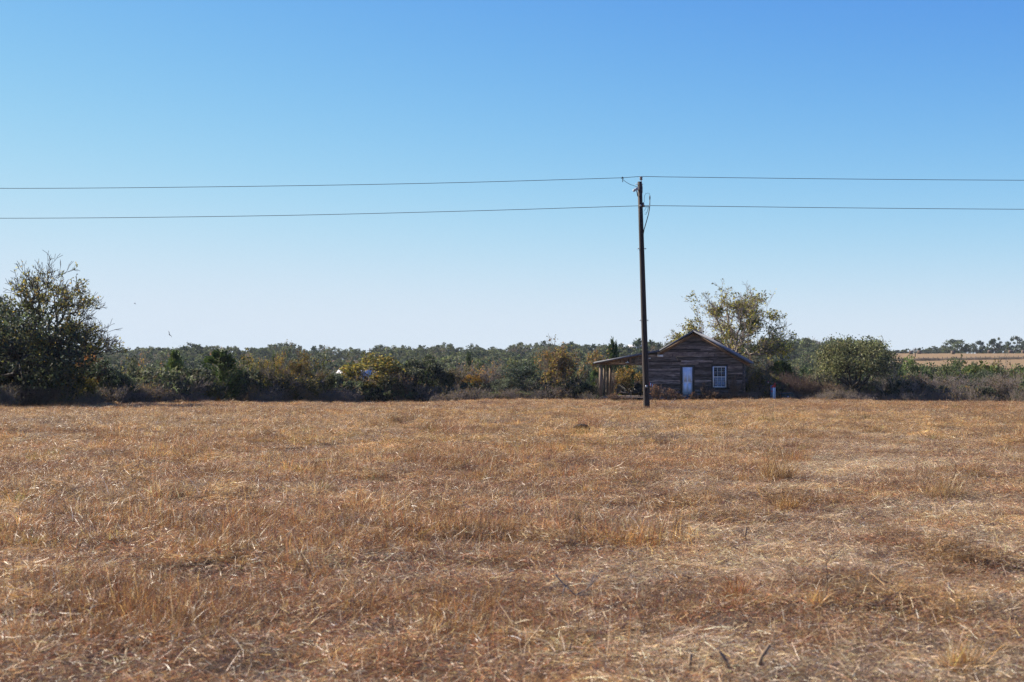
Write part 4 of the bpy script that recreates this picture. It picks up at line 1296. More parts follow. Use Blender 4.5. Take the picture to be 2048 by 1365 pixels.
for (nm, lab, cat, kd, vi, px, top, wpx, back_, col) in E:
    Y = 100.0
    for _ in range(4):
        Y = float(edge(xat(px, Y))) + back_
    if px > 1480 and px < 1530: Y = max(Y, 101.5)
    x = xat(px, Y)
    Hh = (zat(top, Y) - gz(x, Y)) * (1.14 if kd in ('brownelm', 'brush', 'redbrush', 'olivebush', 'bare') else 1.06)
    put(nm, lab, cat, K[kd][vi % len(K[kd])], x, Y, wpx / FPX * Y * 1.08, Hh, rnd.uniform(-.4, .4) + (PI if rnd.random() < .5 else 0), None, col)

for k, (px, top, wpx, kd, colr, what) in enumerate(((1815, 722, 80, 'oak', (.9, 1.1, .8), 'leafy green oak leaning over the pale saplings'), (1862, 726, 95, 'greyoak', (.85, .95, .75), 'dull green oak between the leafy green oak and the wide dark oak'), (1925, 723, 100, 'oak', (.75, .9, .7), 'dark oak closing the gap behind the wide dark oak'),
        (1985, 727, 95, 'greyoak', (.9, .9, .75), 'pale olive oak under the open part of the hay field'), (2035, 722, 100, 'oak', (.8, 1, .75), 'green oak behind the yellow brown elm'), (2095, 728, 90, 'oak', (.8, .95, .75), 'dark oak past the frame edge beyond the brush'),
        (1895, 738, 60, 'brownelm', (.7, .75, .7), 'brown sapling in front of the wide dark oak'), (1560, 716, 60, 'greyoak', (.9, 1, .9), 'grey green oak above the bushy green cedar'), (1615, 712, 60, 'oak', (.9, 1, .9), 'dark oak behind the left shoulder of the leaning live oak'), (1590, 735, 50, 'brownelm', (1, 1, .8), 'olive sapling between the bushy cedar and the leaning live oak'),
        (1802, 733, 120, 'greyoak', (.8, .9, .7), 'low olive oak mound under the edge of the hay field'), (1880, 734, 130, 'olivebush', (.8, .8, .7), 'olive brush mound in front of the dull green oak'), (1955, 731, 120, 'greenbush', (.7, .75, .7), 'green brush mound before the pale olive oak'), (2025, 733, 140, 'olivebush', (.9, .9, .7), 'yellowish olive brush by the frame edge'))):
    Y = 132.0 + (k * 7) % 12
    x = xat(px, Y)
    put('live_oak' if 'oak' in kd else 'bush' if 'bush' in kd else 'elm_tree', what, 'bush' if 'bush' in kd else 'tree', K[kd][k % len(K[kd])], x, Y, wpx / FPX * Y * (1.3 if px > 1790 else 1.08), zat(top - (8 if px > 1790 else 0), Y) - gz(x, Y), k * 1.1, None, colr)

MARKS = [(150, 'behind the orange topped elm'), (330, 'beyond the grey brown brush'), (470, 'beyond the tall dark cedar'), (600, 'above the brown and yellow elm'), (690, 'above the barn roof'),
         (800, 'beyond the bright yellow elm'), (900, 'beyond the forked oak'), (1010, 'beyond the golden sprout'), (1110, 'beyond the grey green mound'), (1200, 'beyond the orange brown elm'),
         (1330, 'over the porch roof'), (1560, 'between cabin and live oak'), (1660, 'behind the live oak'), (1830, 'beyond the pale saplings'), (2100, 'below the hay field')]


rb = random.Random(61)
BELT = [('oak', 'live_oak', 'rounded dark oak'), ('greyoak', 'live_oak', 'rounded grey green oak'), ('brownelm', 'elm_tree', 'brown and olive elm'), ('oak', 'live_oak', 'full olive oak'), ('cedar', 'cedar_tree', 'blunt dark cedar'), ('olivebush', 'elm_tree', 'olive leafed elm sapling')]
for k in range(44):
    px = (225 + 1000 * (k + rb.uniform(.1, .9)) / 36.0) if k < 36 else (1500 + 340 * (k - 36 + rb.uniform(.1, .9)) / 8.0)
    if 655 < px < 720: continue
    kd, nm, lk = BELT[rb.choice([0, 0, 1, 1, 2, 3, 3, 4, 5])]
    Y = rb.uniform(116, 165); top = rb.uniform(712, 744) + (6 if px > 1500 else 0)
    x = xat(px, Y); w = rb.uniform(68, 125) * (.6 if kd == 'cedar' else 1)
    l = rb.uniform(.8, 1.25)
    ty = 'tall ' if top < 720 else 'low ' if top > 735 else ''
    put(nm, '%s%s%s behind the edge thicket, %s' % (ty, 'pale ' if l > 1.1 else '', lk, min(MARKS, key=lambda m: abs(m[0] - px))[1]), 'tree', K[kd][rb.randrange(len(K[kd]))], x, Y, w / FPX * Y, zat(top, Y) - gz(x, Y), rb.uniform(0, 6), 'trees in the belt behind the edge thicket', (l * rb.uniform(.95, 1.15), l, l * rb.uniform(.75, 1)))

# ---- wooded valley: individual trees, farther rows up to the ridge
FARK = {}
FARK['oak'] = [oak(401 + i, 7.5, 6.2, 36, 75, .20, FOAK, OAKA, far=False, trunk_h=.25) for i in range(3)]
FARK['greyoak'] = [oak(411 + i, 7.5, 6.0, 36, 42, .21, GREYOAK, OAKA, trunk_h=.2) for i in range(2)]
FARK['cedar'] = [cedar(421 + i, 4.2, 6.2, 1500, .30, CEDC) for i in range(2)]
FARK['brownelm'] = [twiggy(431 + i, 5.5, 6.0, dict(P_BRUSH, maxd=3, kids=[4, 4, 4], rmin=.03), .15, 900, BROWNL, [(OLIVE, .45), (YEL, .12)], M_BARK_GREY, stems=7, base_r=.6, r0=.08, L0=2.2) for i in range(2)]
LOOK = {'oak': ('live_oak', 'dark green oak'), 'greyoak': ('live_oak', 'grey green oak'), 'cedar': ('cedar_tree', 'pointed dark cedar'), 'brownelm': ('elm_tree', 'brown leafed elm')}
def mark(px): return min(MARKS, key=lambda m: abs(m[0] - px))[1]


rows = [(160, 26, 'low in the valley', 'trees low in the valley'), (230, 34, 'on the valley floor', 'trees on the valley floor'), (320, 36, 'midway up the far slope', 'trees part way up the far slope'), (430, 40, 'high on the far slope', 'trees high on the far slope'), (540, 36, 'near the ridge top', 'trees near the ridge top')]
rnd = random.Random(21)
for (Y0, cnt, where, grp) in rows:
    for k in range(cnt):
        px = -60 + (2180 * (k + rnd.uniform(.1, .9))) / cnt
        Y = Y0 * rnd.uniform(.88, 1.12)
        if px > 1770 and Y > 175: continue
        if 555 < px < 700 and Y > 395: continue
        if 640 < px < 810 and Y < 270: continue
        kd = rnd.choice(['oak', 'oak', 'oak', 'greyoak', 'greyoak', 'cedar', 'brownelm', 'oak'])
        v = rnd.choice(FARK[kd])
        x = xat(px, Y)
        s = rnd.uniform(.75, 1.15) * (0.85 if Y0 < 300 else 1.0)
        l = rnd.uniform(.75, 1.15)
        colr = (l * rnd.uniform(.9, 1.15), l, l * rnd.uniform(.85, 1.1))
        nm, lk = LOOK[kd]
        lk = ('tall ' if s > 1.02 else 'low ' if s < .74 else '') + ('pale ' if l > 1.04 else 'dusky ' if l < .86 else '') + lk.replace('dark green oak', 'green oak')
        put(nm, '%s %s, %s' % (lk, where, mark(px)), 'tree', v, x, Y, v.W * s * rnd.uniform(.9, 1.25), v.H * s, rnd.uniform(0, 6.28), grp, colr)

# skyline oaks beyond the hay field and along the field
for (px, top, wpx, Y, kd, lab) in ((1915, 676, 66, 640, 'oak', 'big round oak on the skyline beyond the hay field'),
                                    (1955, 679, 36, 645, 'oak', 'pointed oak next to the big round skyline oak'),
                                    (1992, 674, 44, 640, 'oak', 'open crowned oak on the skyline past the pointed oak'),
                                    (2028, 670, 50, 635, 'greyoak', 'tall oak at the frame edge on the skyline'),
                                    (2060, 676, 50, 640, 'oak', 'skyline oak cut by the frame edge'),
                                    (1842, 694, 22, 660, 'oak', 'small dark skyline tree beyond the thin far pole'),
                                    (1866, 694, 34, 665, 'greyoak', 'pale rounded tree before the big round skyline oak'),
                                    (1800, 699, 44, 660, 'oak', 'low oak clump on the skyline beside the thin far pole'),
                                    (1855, 704, 44, 630, 'greyoak', 'low pale bush line under the skyline trees')):
    v = FARK[kd][(px // 7) % len(FARK[kd])]
    x = xat(px, Y)
    put('live_oak', lab, 'tree', v, x, Y, wpx / FPX * Y, max(2.0, zat(top, Y) - gz(x, Y)) + 1.6, (px % 6), None, (.7, .8, .85), z=gz(x, Y) - 1.6)


# ---- scatter: points -> geometry nodes
def scatter(name, label, kinds, pos, rot, scl, idx, mat_list=None):
    """kinds: meshes; draws mesh kinds[idx] at every point"""
    me = bpy.data.meshes.new(name)
    n = len(pos)
    me.vertices.add(n)
    me.vertices.foreach_set('co', np.asarray(pos, np.float32).ravel())
    a = me.attributes.new('rot', 'FLOAT_VECTOR', 'POINT'); a.data.foreach_set('vector', np.asarray(rot, np.float32).ravel())
    a = me.attributes.new('scl', 'FLOAT_VECTOR', 'POINT'); a.data.foreach_set('vector', np.asarray(scl, np.float32).ravel())
    a = me.attributes.new('idx', 'INT', 'POINT'); a.data.foreach_set('value', np.asarray(idx, np.int32))
    ng = bpy.data.node_groups.new(name + '_scatter', 'GeometryNodeTree')
    ng.interface.new_socket('Geometry', in_out='INPUT', socket_type='NodeSocketGeometry')
    ng.interface.new_socket('Geometry', in_out='OUTPUT', socket_type='NodeSocketGeometry')
    gi = ng.nodes.new('NodeGroupInput'); go = ng.nodes.new('NodeGroupOutput')
    jn = ng.nodes.new('GeometryNodeJoinGeometry')
    for i in reversed(range(len(kinds))):
        so = bpy.data.objects.new(name + '_piece', kinds[i])
        oi = ng.nodes.new('GeometryNodeObjectInfo'); oi.inputs['Object'].default_value = so
        g2i = ng.nodes.new('GeometryNodeGeometryToInstance')
        ng.links.new(oi.outputs['Geometry'], g2i.inputs[0])
        ng.links.new(g2i.outputs[0], jn.inputs[0])
    iop = ng.nodes.new('GeometryNodeInstanceOnPoints')
    iop.inputs['Pick Instance'].default_value = True
    ng.links.new(gi.outputs[0], iop.inputs['Points'])
    ng.links.new(jn.outputs[0], iop.inputs['Instance'])

    def attr(nm, ty):
        nd = ng.nodes.new('GeometryNodeInputNamedAttribute'); nd.data_type = ty; nd.inputs['Name'].default_value = nm
        return [s for s in nd.outputs if s.enabled and s.name == 'Attribute'][0]
    ng.links.new(attr('idx', 'INT'), iop.inputs['Instance Index'])
    e2r = ng.nodes.new('FunctionNodeEulerToRotation')
    ng.links.new(attr('rot', 'FLOAT_VECTOR'), e2r.inputs[0])
    ng.links.new(e2r.outputs[0], iop.inputs['Rotation'])
    ng.links.new(attr('scl', 'FLOAT_VECTOR'), iop.inputs['Scale'])
    ng.links.new(iop.outputs[0], go.inputs[0])
    o = link(name, me)
    md = o.modifiers.new('scatter', 'NODES'); md.node_group = ng
    tag(o, label, None, None, 'stuff')
    return o


rs = np.random.RandomState(77)
# far ridge wood
fk = [oak(501 + i, 8.0, 6.2, 34, 34, .25, FOAK, OAKA[1:], far=True, trunk_h=.15).crown for i in range(3)] + [oak(511, 8.0, 5.5, 34, 34, .25, OAKC, OAKA, far=True, trunk_h=.15).crown, cedar(512, 4.5, 6.2, 800, .4, CEDC, far=True).crown]
fk.append(twiggy(513, 5.5, 6.0, dict(P_BRUSH, maxd=3, kids=[4, 3, 3], rmin=.035), .2, 500, BROWNL, [(OLIVE, .5)], M_BARK_GREY, stems=6, base_r=.6, r0=.08, L0=2.2, far=True).crown)
n = 2400
ang = rs.uniform(-.42, .42, n); yy = 250 + 480 * rs.rand(n) ** .8
ang = np.r_[ang, rs.uniform(-.42, .42, 700)]; yy = np.r_[yy, rs.uniform(610, 720, 700)]; n += 700
xx = ang * yy
keep = np.ones(n, bool)
keep &= ~((ang > .258) & (yy > 300) & (yy < 668))
keep &= ~((ang > -.172) & (ang < -.100) & (yy > 500) & (yy < 630))
keep &= ~((ang > -.135) & (ang < -.075) & (yy < 275))
n_big = int(keep[:-700].sum())
xx, yy = xx[keep], yy[keep]; n = len(xx)
s = rs.uniform(.55, 1.2, n)
lowb = (np.arange(n) >= n_big); s = np.where(lowb, s * .45, s * (.62 + .75 * vnoise(xx / yy * 26 + 3, yy * .012)))
s = np.where((xx / yy > .258) & (yy > 600), s * .55, s)
scatter('far_wood', 'continuous wood of dark oaks covering the far slope and ridge', fk, np.stack([xx, yy, terrain(xx, yy) - .1], 1),
        np.stack([np.zeros(n), np.zeros(n), rs.uniform(0, 6.28, n)], 1), np.stack([s * rs.uniform(.9, 1.3, n), s * rs.uniform(.9, 1.3, n), s], 1), rs.choice(6, n, p=[.24, .22, .22, .14, .08, .10]))
# undergrowth along the field edge and in the hollow
uk = [np_mesh('brush', *_a) for _a in []]
uk = []
for i in range(3):
    uk.append(twiggy(521 + i, 3.0, 1.5, dict(P_BRUSH, maxd=2, kids=[4, 4]), .06, 260, BROWNL, [(OLIVE, .5)], M_BARK_GREY, stems=22, base_r=1.1, r0=.014, L0=.8, far=True).crown)
uk.append(oak(531, 3.2, 1.7, 22, 45, .09, OAKC, OAKA, trunk_h=.1, low=-.2, far=True).crown)
uk.append(oak(532, 3.2, 1.9, 22, 45, .09, (0.05, 0.055, 0.028), OAKA, trunk_h=.1, low=-.2, far=True).crown)
n = 620
px = rs.uniform(-80, 2130, n); yb = np.full(n, 100.0)
bk = 0.6 + 30 * rs.rand(n) ** 1.6
for _ in range(4):
    yb = edge((px - 1024) / FPX * yb) + bk
xx = (px - 1024) / FPX * yb
keep = ~((px > 1185) & (px < 1500) & (yb < 110.5)) & ~((px > 1195) & (px < 1300) & (yb < 128)) & ~((px > 1500) & (px < 1600) & (yb < 103.5))
xx, yb = xx[keep], yb[keep]; n = len(xx)
s = rs.uniform(.55, 1.15, n)
scatter('undergrowth', 'low tangled undergrowth filling the thicket along the field edge', uk, np.stack([xx, yb, terrain(xx, yb) - .1], 1),
        np.stack([np.zeros(n), np.zeros(n), rs.uniform(0, 6.28, n)], 1), np.stack([s, s, s * rs.uniform(.7, 1.2, n)], 1), rs.choice(5, n, p=[.18, .18, .18, .24, .22]))

n = 420
px = rs.uniform(-60, 2110, n); bk = rs.normal(-.6, 1.3, n); yb = np.full(n, 100.0)
for _ in range(4):
    yb = edge((px - 1024) / FPX * yb) + bk
xx = (px - 1024) / FPX * yb
keep = (~((px > 1190) & (px < 1500) & (yb > 98.3))) & (vnoise(px * .02, 4.4) > .32)
xx, yb = xx[keep], yb[keep]; n = len(xx)
s = rs.uniform(.18, .5, n) * (.5 + vnoise(xx * .5, 9.1))
scatter('margin_weeds', 'ragged dry weeds and seedlings along the far margin of the field', uk[:3], np.stack([xx, yb, terrain(xx, yb)], 1), np.stack([0 * s, 0 * s, rs.uniform(0, 6, n)], 1), np.stack([s, s, s * rs.uniform(.8, 1.5, n)], 1), rs.randint(0, 3, n))

# ------------------------------------------------------------------ far buildings, poles, hay bales, fence
BY = 262.0
bx0, bx1 = xat(676, BY), xat(750, BY)
bw = bx1 - bx0
barn = thing('barn', 'long barn with a pale metal roof half hidden by the yellow elm', 'barn', ((bx0 + bx1) / 2, BY, gz((bx0 + bx1) / 2, BY)), R(-4))
zr = zat(740, BY) - barn.location.z; ze = zat(756, BY) - barn.location.z
M_BARNROOF = mat_plain('pale_barn_tin', (0.44, 0.43, 0.42), 0.6, 0.0, var=0.1)
MB().box((0, 0, ze / 2), (bw - .6, 9, ze)).build('wall', mat_plain('barn_siding', (0.35, 0.33, 0.32), 0.7, var=.2), barn)
MB().prism([(-bw / 2, -5, ze), (-bw / 2, 0, zr), (-bw / 2, 5, ze), (-bw / 2, 5, ze - .12), (-bw / 2, 0, zr - .14), (-bw / 2, -5, ze - .12)], (bw, 0, 0)).build('roof', M_BARNROOF, barn)
for (px0, px1, r0, r1, Y, lab) in ((1256, 1290, 690, 699, 640, 'far farmhouse with a pale roof showing above the porch roof'), (1200, 1213, 702.5, 706, 520, 'small pale roofed shed above the porch end')):
    x0, x1 = xat(px0, Y), xat(px1, Y); zc = gz((x0 + x1) / 2, Y)
    fh = thing('farmhouse' if px0 > 1230 else 'shed', lab, 'house' if px0 > 1230 else 'shed', ((x0 + x1) / 2, Y, zc), R(5))
    zr, ze = zat(r0, Y) - zc, zat((r0 + r1) / 2 + 1, Y) - zc
    w = x1 - x0
    MB().box((0, 0, ze / 2), (w - .5, 5, ze)).build('wall', M_WHITE, fh)
    MB().prism([(-w / 2, -3, ze), (-w / 2, 0, zr), (-w / 2, 3, ze), (-w / 2, 3, ze - .15), (-w / 2, 0, zr - .17), (-w / 2, -3, ze - .15)], (w, 0, 0)).build('roof', M_BARNROOF, fh)
    for k in (-.25, .25):
        MB().box((k * w, -2.53, ze * .55), (.9, .08, 1.1)).build('window', M_GLASS, fh)
for (px, top, Y, lab) in ((739.5, 697, 430, 'thin distant utility pole above the yellow elm'), (1830.5, 696, 560, 'thin distant utility pole at the edge of the hay field')):
    x = xat(px, Y); g0 = gz(x, Y)
    fp = thing('utility_pole', lab, 'utility pole', (x, Y, g0))
    H_ = zat(top, Y) - g0
    MB().tube([(0, 0, -.5), (0, 0, H_)], [.2, .15], 8).build('shaft', M_POLE, fp)
    MB().box((0, -.16, H_ - .7), (1.6, .12, .14)).build('crossarm', M_POLE, fp)
M_HAY = mat_plain('weathered_hay', (0.12, 0.085, 0.06), 0.95, var=.4)
wheres = ['next to the thin far pole', 'past the thin far pole below the pale tree', 'in front of the big round skyline oak', 'between the pointed and open crowned skyline oaks', 'under the open crowned skyline oak', 'at the frame edge under the tall skyline oak']
for i, (px, py, Y) in enumerate(((1822, 714.5, 600), (1838.5, 712, 610), (1906, 711.8, 600), (1979, 708.5, 625), (2021, 708, 625), (2047, 707.5, 628))):
    x = xat(px, Y)
    hb_ = thing('hay_bale', 'dark round hay bale %s' % wheres[i], 'hay bale', (x, Y, gz(x, Y) + .55), R(rnd.uniform(-40, 40)), 'round hay bales on the far field')
    MB().tube([(-.75, 0, .2), (-.7, 0, .2), (.7, 0, .2), (.75, 0, .2)], [.6, .75, .75, .6], 14).build('roll', M_HAY, hb_)
fence = thing('wire_fence', 'line of dark fence posts and weeds crossing the far hay field', 'fence', (0, 0, 0))
wires = MB()
prev = None
for k in range(34):
    px = 1790 + k * 9.5
    Y = 520 + k * 0.6
    x = xat(px, Y); g0 = gz(x, Y)
    MB().box((x, Y, g0 + .6), (.14, .14, 1.4)).build('fence_post', M_DARKWOOD, fence)
    if prev is not None:
        for hh in (.45, .8, 1.15):
            wires.tube([(prev[0], prev[1], prev[2] + hh), (x, Y, g0 + hh)], .012, 3)
    prev = (x, Y, g0)
wires.build('fence_wire', M_METAL, fence)
n = 240
pxs = rs.uniform(1785, 2110, n); Yw = 520 + (pxs - 1790) / 9.5 * .6 + rs.uniform(-2, 2, n)
xw = (pxs - 1024) / FPX * Yw
s = rs.uniform(.35, .9, n)
scatter('fence_weeds', 'brown weeds growing along the far field fence', uk[:3], np.stack([xw, Yw, terrain(xw, Yw)], 1), np.stack([0 * s, 0 * s, rs.uniform(0, 6, n)], 1), np.stack([s, s, s * .8], 1), rs.randint(0, 3, n))

# birds
for (px, py, Y, sc_, lab, rz_, ro) in ((338.5, 669.5, 150, .8, 'small dark bird flying low above the far ridge', 1.9, 1.2), (270, 608, 260, .7, 'tiny pale bird gliding high above the ridge', .6, .5)):
    b = thing('bird', lab, 'bird', at(px, py, Y), rz_, 'birds over the valley')
    b.rotation_euler = (ro, 0.5, rz_)
    b.scale = (sc_,) * 3
    MB().tube([(-.28, 0, 0), (-.15, 0, .0), (0, 0, .02), (.12, 0, .03), (.2, 0, .04), (.26, 0, .03)], [.012, .045, .065, .05, .035, .006], 7).build('body', M_RUBBER if py > 640 else M_STONE, b, True)
    for s_ in (-1, 1):
        MB().prism([(.08, s_ * .04, .04), (-.08, s_ * .05, .04), (-.1, s_ * .28, .14), (-.14, s_ * .52, .1), (0.02, s_ * .48, .11), (.09, s_ * .25, .15)][::s_], (0, 0, .008)).build('wing', M_RUBBER if py > 640 else M_STONE, b)
    MB().prism([(-.22, -.02, 0), (-.22, .02, 0), (-.4, .07, 0), (-.4, -.07, 0)], (0, 0, .008)).build('tail', M_RUBBER if py > 640 else M_STONE, b)

# ------------------------------------------------------------------ grass
def mat_grass():
    m, nt, b, out = nodes_of('dry_grass_blade')
    at_ = N(nt, 'ShaderNodeAttribute', attribute_name='tint')
    f = noise_tex(nt, 0.22, 5, 0.6, 'World')
    f2 = noise_tex(nt, 1.4, 3, 0.6, 'World')
    c = mul(nt, at_.outputs['Color'], ramp(nt, [(0.30, (0.70, 0.58, 0.50)), (0.5, (1, 1, 1)), (0.70, (1.32, 1.22, 1.0))], f))
    c = mul(nt, c, ramp(nt, [(0.3, (0.78, 0.77, 0.78)), (0.7, (1.18, 1.16, 1.12))], f2))
    oi = N(nt, 'ShaderNodeObjectInfo')
    c = mul(nt, c, ramp(nt, [(0.0, (0.66, 0.64, 0.63)), (0.5, (1, 1, 1)), (1.0, (1.30, 1.28, 1.24))], oi.outputs['Random']))
    nt.links.new(c, b.inputs['Base Color'])
    b.inputs['Roughness'].default_value = 0.42
    b.inputs['Specular IOR Level'].default_value = 0.45
    tr = N(nt, 'ShaderNodeBsdfTranslucent'); nt.links.new(c, tr.inputs['Color'])
    mx = N(nt, 'ShaderNodeMixShader'); mx.inputs[0].default_value = 0.35
    nt.links.new(b.outputs[0], mx.inputs[1]); nt.links.new(tr.outputs[0], mx.inputs[2])
    nt.links.new(mx.outputs[0], out.inputs['Surface'])
    return m


M_GRASS = mat_grass()


def blades(rs, n, rad, L, wdt, theta, kappa, tints, zbase=(0, 0), lum=0.36, levels=3, tufts=0, tr=.035, dome=0.0):
    """n curved blades in a patch; L, wdt, theta (from vertical), kappa (curl): (lo,hi); tufts: gathered round that many roots"""
    if tufts:
        rr = rad * np.sqrt(rs.rand(tufts)); aa = rs.rand(tufts) * 2 * PI
        wts = rs.uniform(.3, 1.5, tufts) ** 1.5; wts /= wts.sum()
        ti = rs.choice(tufts, n, p=wts)
        ox, oy = rs.normal(0, tr, n), rs.normal(0, tr, n)
        bx, by = (rr * np.cos(aa))[ti] + ox, (rr * np.sin(aa))[ti] + oy
        az = np.arctan2(oy, ox) + rs.normal(0, .9, n)
        tl = np.exp(rs.normal(0, .28, tufts))[ti]; tb = np.exp(rs.normal(0, .30, tufts))[ti]
        sway = rs.normal(0, .22, tufts)[ti]
    else:
        rr = rad * np.sqrt(rs.rand(n)); aa = rs.rand(n) * 2 * PI
        bx, by = rr * np.cos(aa), rr * np.sin(aa)
        az = rs.rand(n) * 2 * PI; tl = tb = 1.0; sway = 0.0
    bz = rs.uniform(zbase[0], zbase[1], n)
    if dome:
        bz = bz + dome * np.clip(1 - (bx ** 2 + by ** 2) / rad ** 2, 0, 1) * rs.uniform(.45, 1.05, n)
    Ln = rs.uniform(*L, n) * np.exp(rs.normal(0, .18, n)) * tl
    w = rs.uniform(*wdt, n)
    th0 = rs.uniform(*theta, n) + sway; ka = rs.uniform(*kappa, n)
    tw = rs.uniform(-1.2, 1.2, n)
    dh = np.stack([np.cos(az), np.sin(az), 0 * az], 1); pv = np.stack([-np.sin(az), np.cos(az), 0 * az], 1)
    p = np.stack([bx, by, bz], 1)
    vs = []
    for k in range(levels + 1):
        t = k / levels
        th = th0 + ka * t
        dirv = dh * np.sin(th)[:, None] + np.array([0, 0, 1.0]) * np.cos(th)[:, None]
        nrm = dh * np.cos(th)[:, None] - np.array([0, 0, 1.0]) * np.sin(th)[:, None]
        side = pv * np.cos(tw)[:, None] + nrm * np.sin(tw)[:, None]
        hw = (w * (1 - 0.55 * t) / 2)[:, None]
        if k < levels:
            vs += [p - side * hw, p + side * hw]
        else:
            vs += [p]
        p = p + dirv * (Ln / levels)[:, None]
    V = np.stack(vs, 1)
    m = V.shape[1]
    base = (np.arange(n) * m)[:, None]
    q = np.concatenate([base + np.array([2 * k, 2 * k + 1, 2 * k + 3, 2 * k + 2]) for k in range(levels - 1)])
    t3 = base + np.array([2 * levels - 2, 2 * levels - 1, 2 * levels])
    col = jitter_tints(rs, n, tints[0], tints[1], lum) * (tb[:, None] if tufts else 1.0)
    return V.reshape(-1, 3), q, t3, np.repeat(np.clip(col, 0, .95), m, 0)


def patch(name, parts):
    vs, qs, ts, cs, o = [], [], [], [], 0
    for (v, q, t, c) in parts:
        vs.append(v); qs.append(q + o); ts.append(t + o); cs.append(c); o += len(v)
    return np_mesh(name, np.vstack(vs), [np.vstack(qs), np.vstack(ts)], M_GRASS, tint=np.vstack(cs))


C_STRAW = (0.55, 0.38, 0.185); C_GOLD = (0.56, 0.33, 0.11); C_RUST = (0.37, 0.162, 0.074); C_GREY = (0.42, 0.325, 0.22); C_BROWN = (0.21, 0.12, 0.060); C_PALE = (0.68, 0.53, 0.34); C_DARK = (0.085, 0.053, 0.034); C_GRN = (0.25, 0.24, 0.055)
TR = (C_RUST, [(C_GOLD, .24), (C_BROWN, .24), (C_STRAW, .13), (C_DARK, .06)])
TG = (C_GOLD, [(C_STRAW, .25), (C_RUST, .15), (C_GRN, .06)])
TS = (C_STRAW, [(C_PALE, .08), (C_BROWN, .32), (C_GOLD, .18), (C_DARK, .10)])
TY = (C_GREY, [(C_STRAW, .3), (C_BROWN, .25), (C_PALE, .08)])
TN = (C_GRN, [(C_GOLD, .5)])
rg = np.random.RandomState(900)
GK = []
for i in range(4):   # 0-3 russet stand
    GK.append(patch('russet', [blades(rg, 300, .38, (.08, .21), (.0028, .0052), (.1, 1.1), (-.5, 1.4), TR, tufts=24), blades(rg, 110, .38, (.07, .22), (.003, .006), (1.0, 1.6), (-.3, .5), TS, (.0, .07))]))
for i in range(4):   # 4-7 gold short grass
    GK.append(patch('gold', [blades(rg, 310, .38, (.05, .16), (.0028, .0052), (.1, 1.15), (-.4, 1.4), TG, tufts=26), blades(rg, 110, .38, (.06, .2), (.003, .006), (1.0, 1.6), (-.3, .5), TS, (.0, .05))]))
for i in range(4):   # 8-11 cut straw lying about
    GK.append(patch('straw', [blades(rg, 330, .42, (.05, .2), (.0025, .0055), (1.15, 1.68), (-.5, .5), TS, (.005, .07), lum=.4), blades(rg, 240, .45, (.015, .06), (.002, .005), (1.3, 1.65), (-.2, .2), TS, (.004, .03), lum=.45, levels=2), blades(rg, 90, .36, (.06, .18), (.003, .005), (.2, 1.1), (-.2, 1.0), TR, tufts=7)]))
for i in range(3):   # 12-14 grey curled grass
    GK.append(patch('grey', [blades(rg, 270, .38, (.07, .22), (.003, .0055), (.2, 1.4), (-.6, 1.6), TY, tufts=16), blades(rg, 80, .38, (.08, .24), (.003, .006), (1.0, 1.6), (-.3, .5), TS, (.0, .06))]))
GK.append(patch('green', [blades(rg, 160, .22, (.08, .2), (.003, .006), (.1, .9), (0, .9), TN, tufts=8)]))   # 15
for i in range(3):   # 16-18 heaps of raked cut straw, open underneath
    GK.append(patch('windrow', [blades(rg, 420, .40, (.08, .24), (.0025, .0055), (1.2, 1.9), (-.3, .7), TS, (.02, .05), lum=.35, dome=.21), blades(rg, 60, .34, (.1, .24), (.003, .006), (.5, 1.2), (.2, 1.2), TS, (.06, .1), dome=.08)]))


TC = (C_STRAW, [(C_PALE, .34), (C_GREY, .22), (C_BROWN, .16), (C_DARK, .10)])
for i in range(3):   # 19-21 chaff: short broken bits lying on the soil
    GK.append(patch('chaff', [blades(rg, 420, .42, (.012, .07), (.002, .0055), (1.25, 1.68), (-.3, .3), TC, (.004, .03), lum=.45, levels=2), blades(rg, 90, .42, (.06, .17), (.002, .0045), (1.15, 1.65), (-.5, .5), TC, (.01, .05), lum=.4)]))

TL = (C_BROWN, [(C_RUST, .28), (C_STRAW, .22), (C_DARK, .14), (C_GREY, .1)])
for i in range(3):   # 22-24 matted litter between the stems
    GK.append(patch('litter', [blades(rg, 460, .42, (.02, .10), (.0022, .005), (1.15, 1.7), (-.5, .5), TL, (.003, .035), lum=.4, levels=2), blades(rg, 110, .42, (.05, .14), (.002, .004), (.6, 1.5), (-.4, 1.0), TL, (.0, .04), lum=.35)]))

TP = (C_PALE, [(C_STRAW, .30), (C_GREY, .25), (C_BROWN, .08)])
for i in range(3):   # 25-27 bleached cuttings pressed flat on the mower track
    GK.append(patch('cuttings', [blades(rg, 380, .44, (.04, .19), (.0028, .0062), (1.3, 1.68), (-.25, .25), TP, (.004, .05), lum=.28), blades(rg, 200, .44, (.015, .06), (.0025, .005), (1.3, 1.68), (-.2, .2), TP, (.003, .03), lum=.3, levels=2)]))


def frustum_points(rs, y0, y1, dens, half=0.44):
    """jittered points over the wedge the picture can see, with margin"""
    mg = 3.2
    area = half * (y1 * y1 - y0 * y0) + 2 * mg * (y1 - y0)
    n = int(area * dens)
    y = np.sqrt(rs.uniform(y0 * y0, y1 * y1, n))
    y = np.where(rs.rand(n) < 2 * mg * (y1 - y0) / area, rs.uniform(y0, y1, n), y)
    x = rs.uniform(-1, 1, n) * (half * y + mg)
    return x, y


def blob(x, y, items):
    """items: (px, py, rx_m, ry_m, weight) with the pixel's point on the ground"""
    s = np.zeros_like(x)
    for (px, py, rx, ry, w) in items:
        gy = ground_y(py); gx = xat(px, gy)
        s += w * np.exp(-((x - gx) / rx) ** 2 - ((y - gy) / ry) ** 2)
    return s


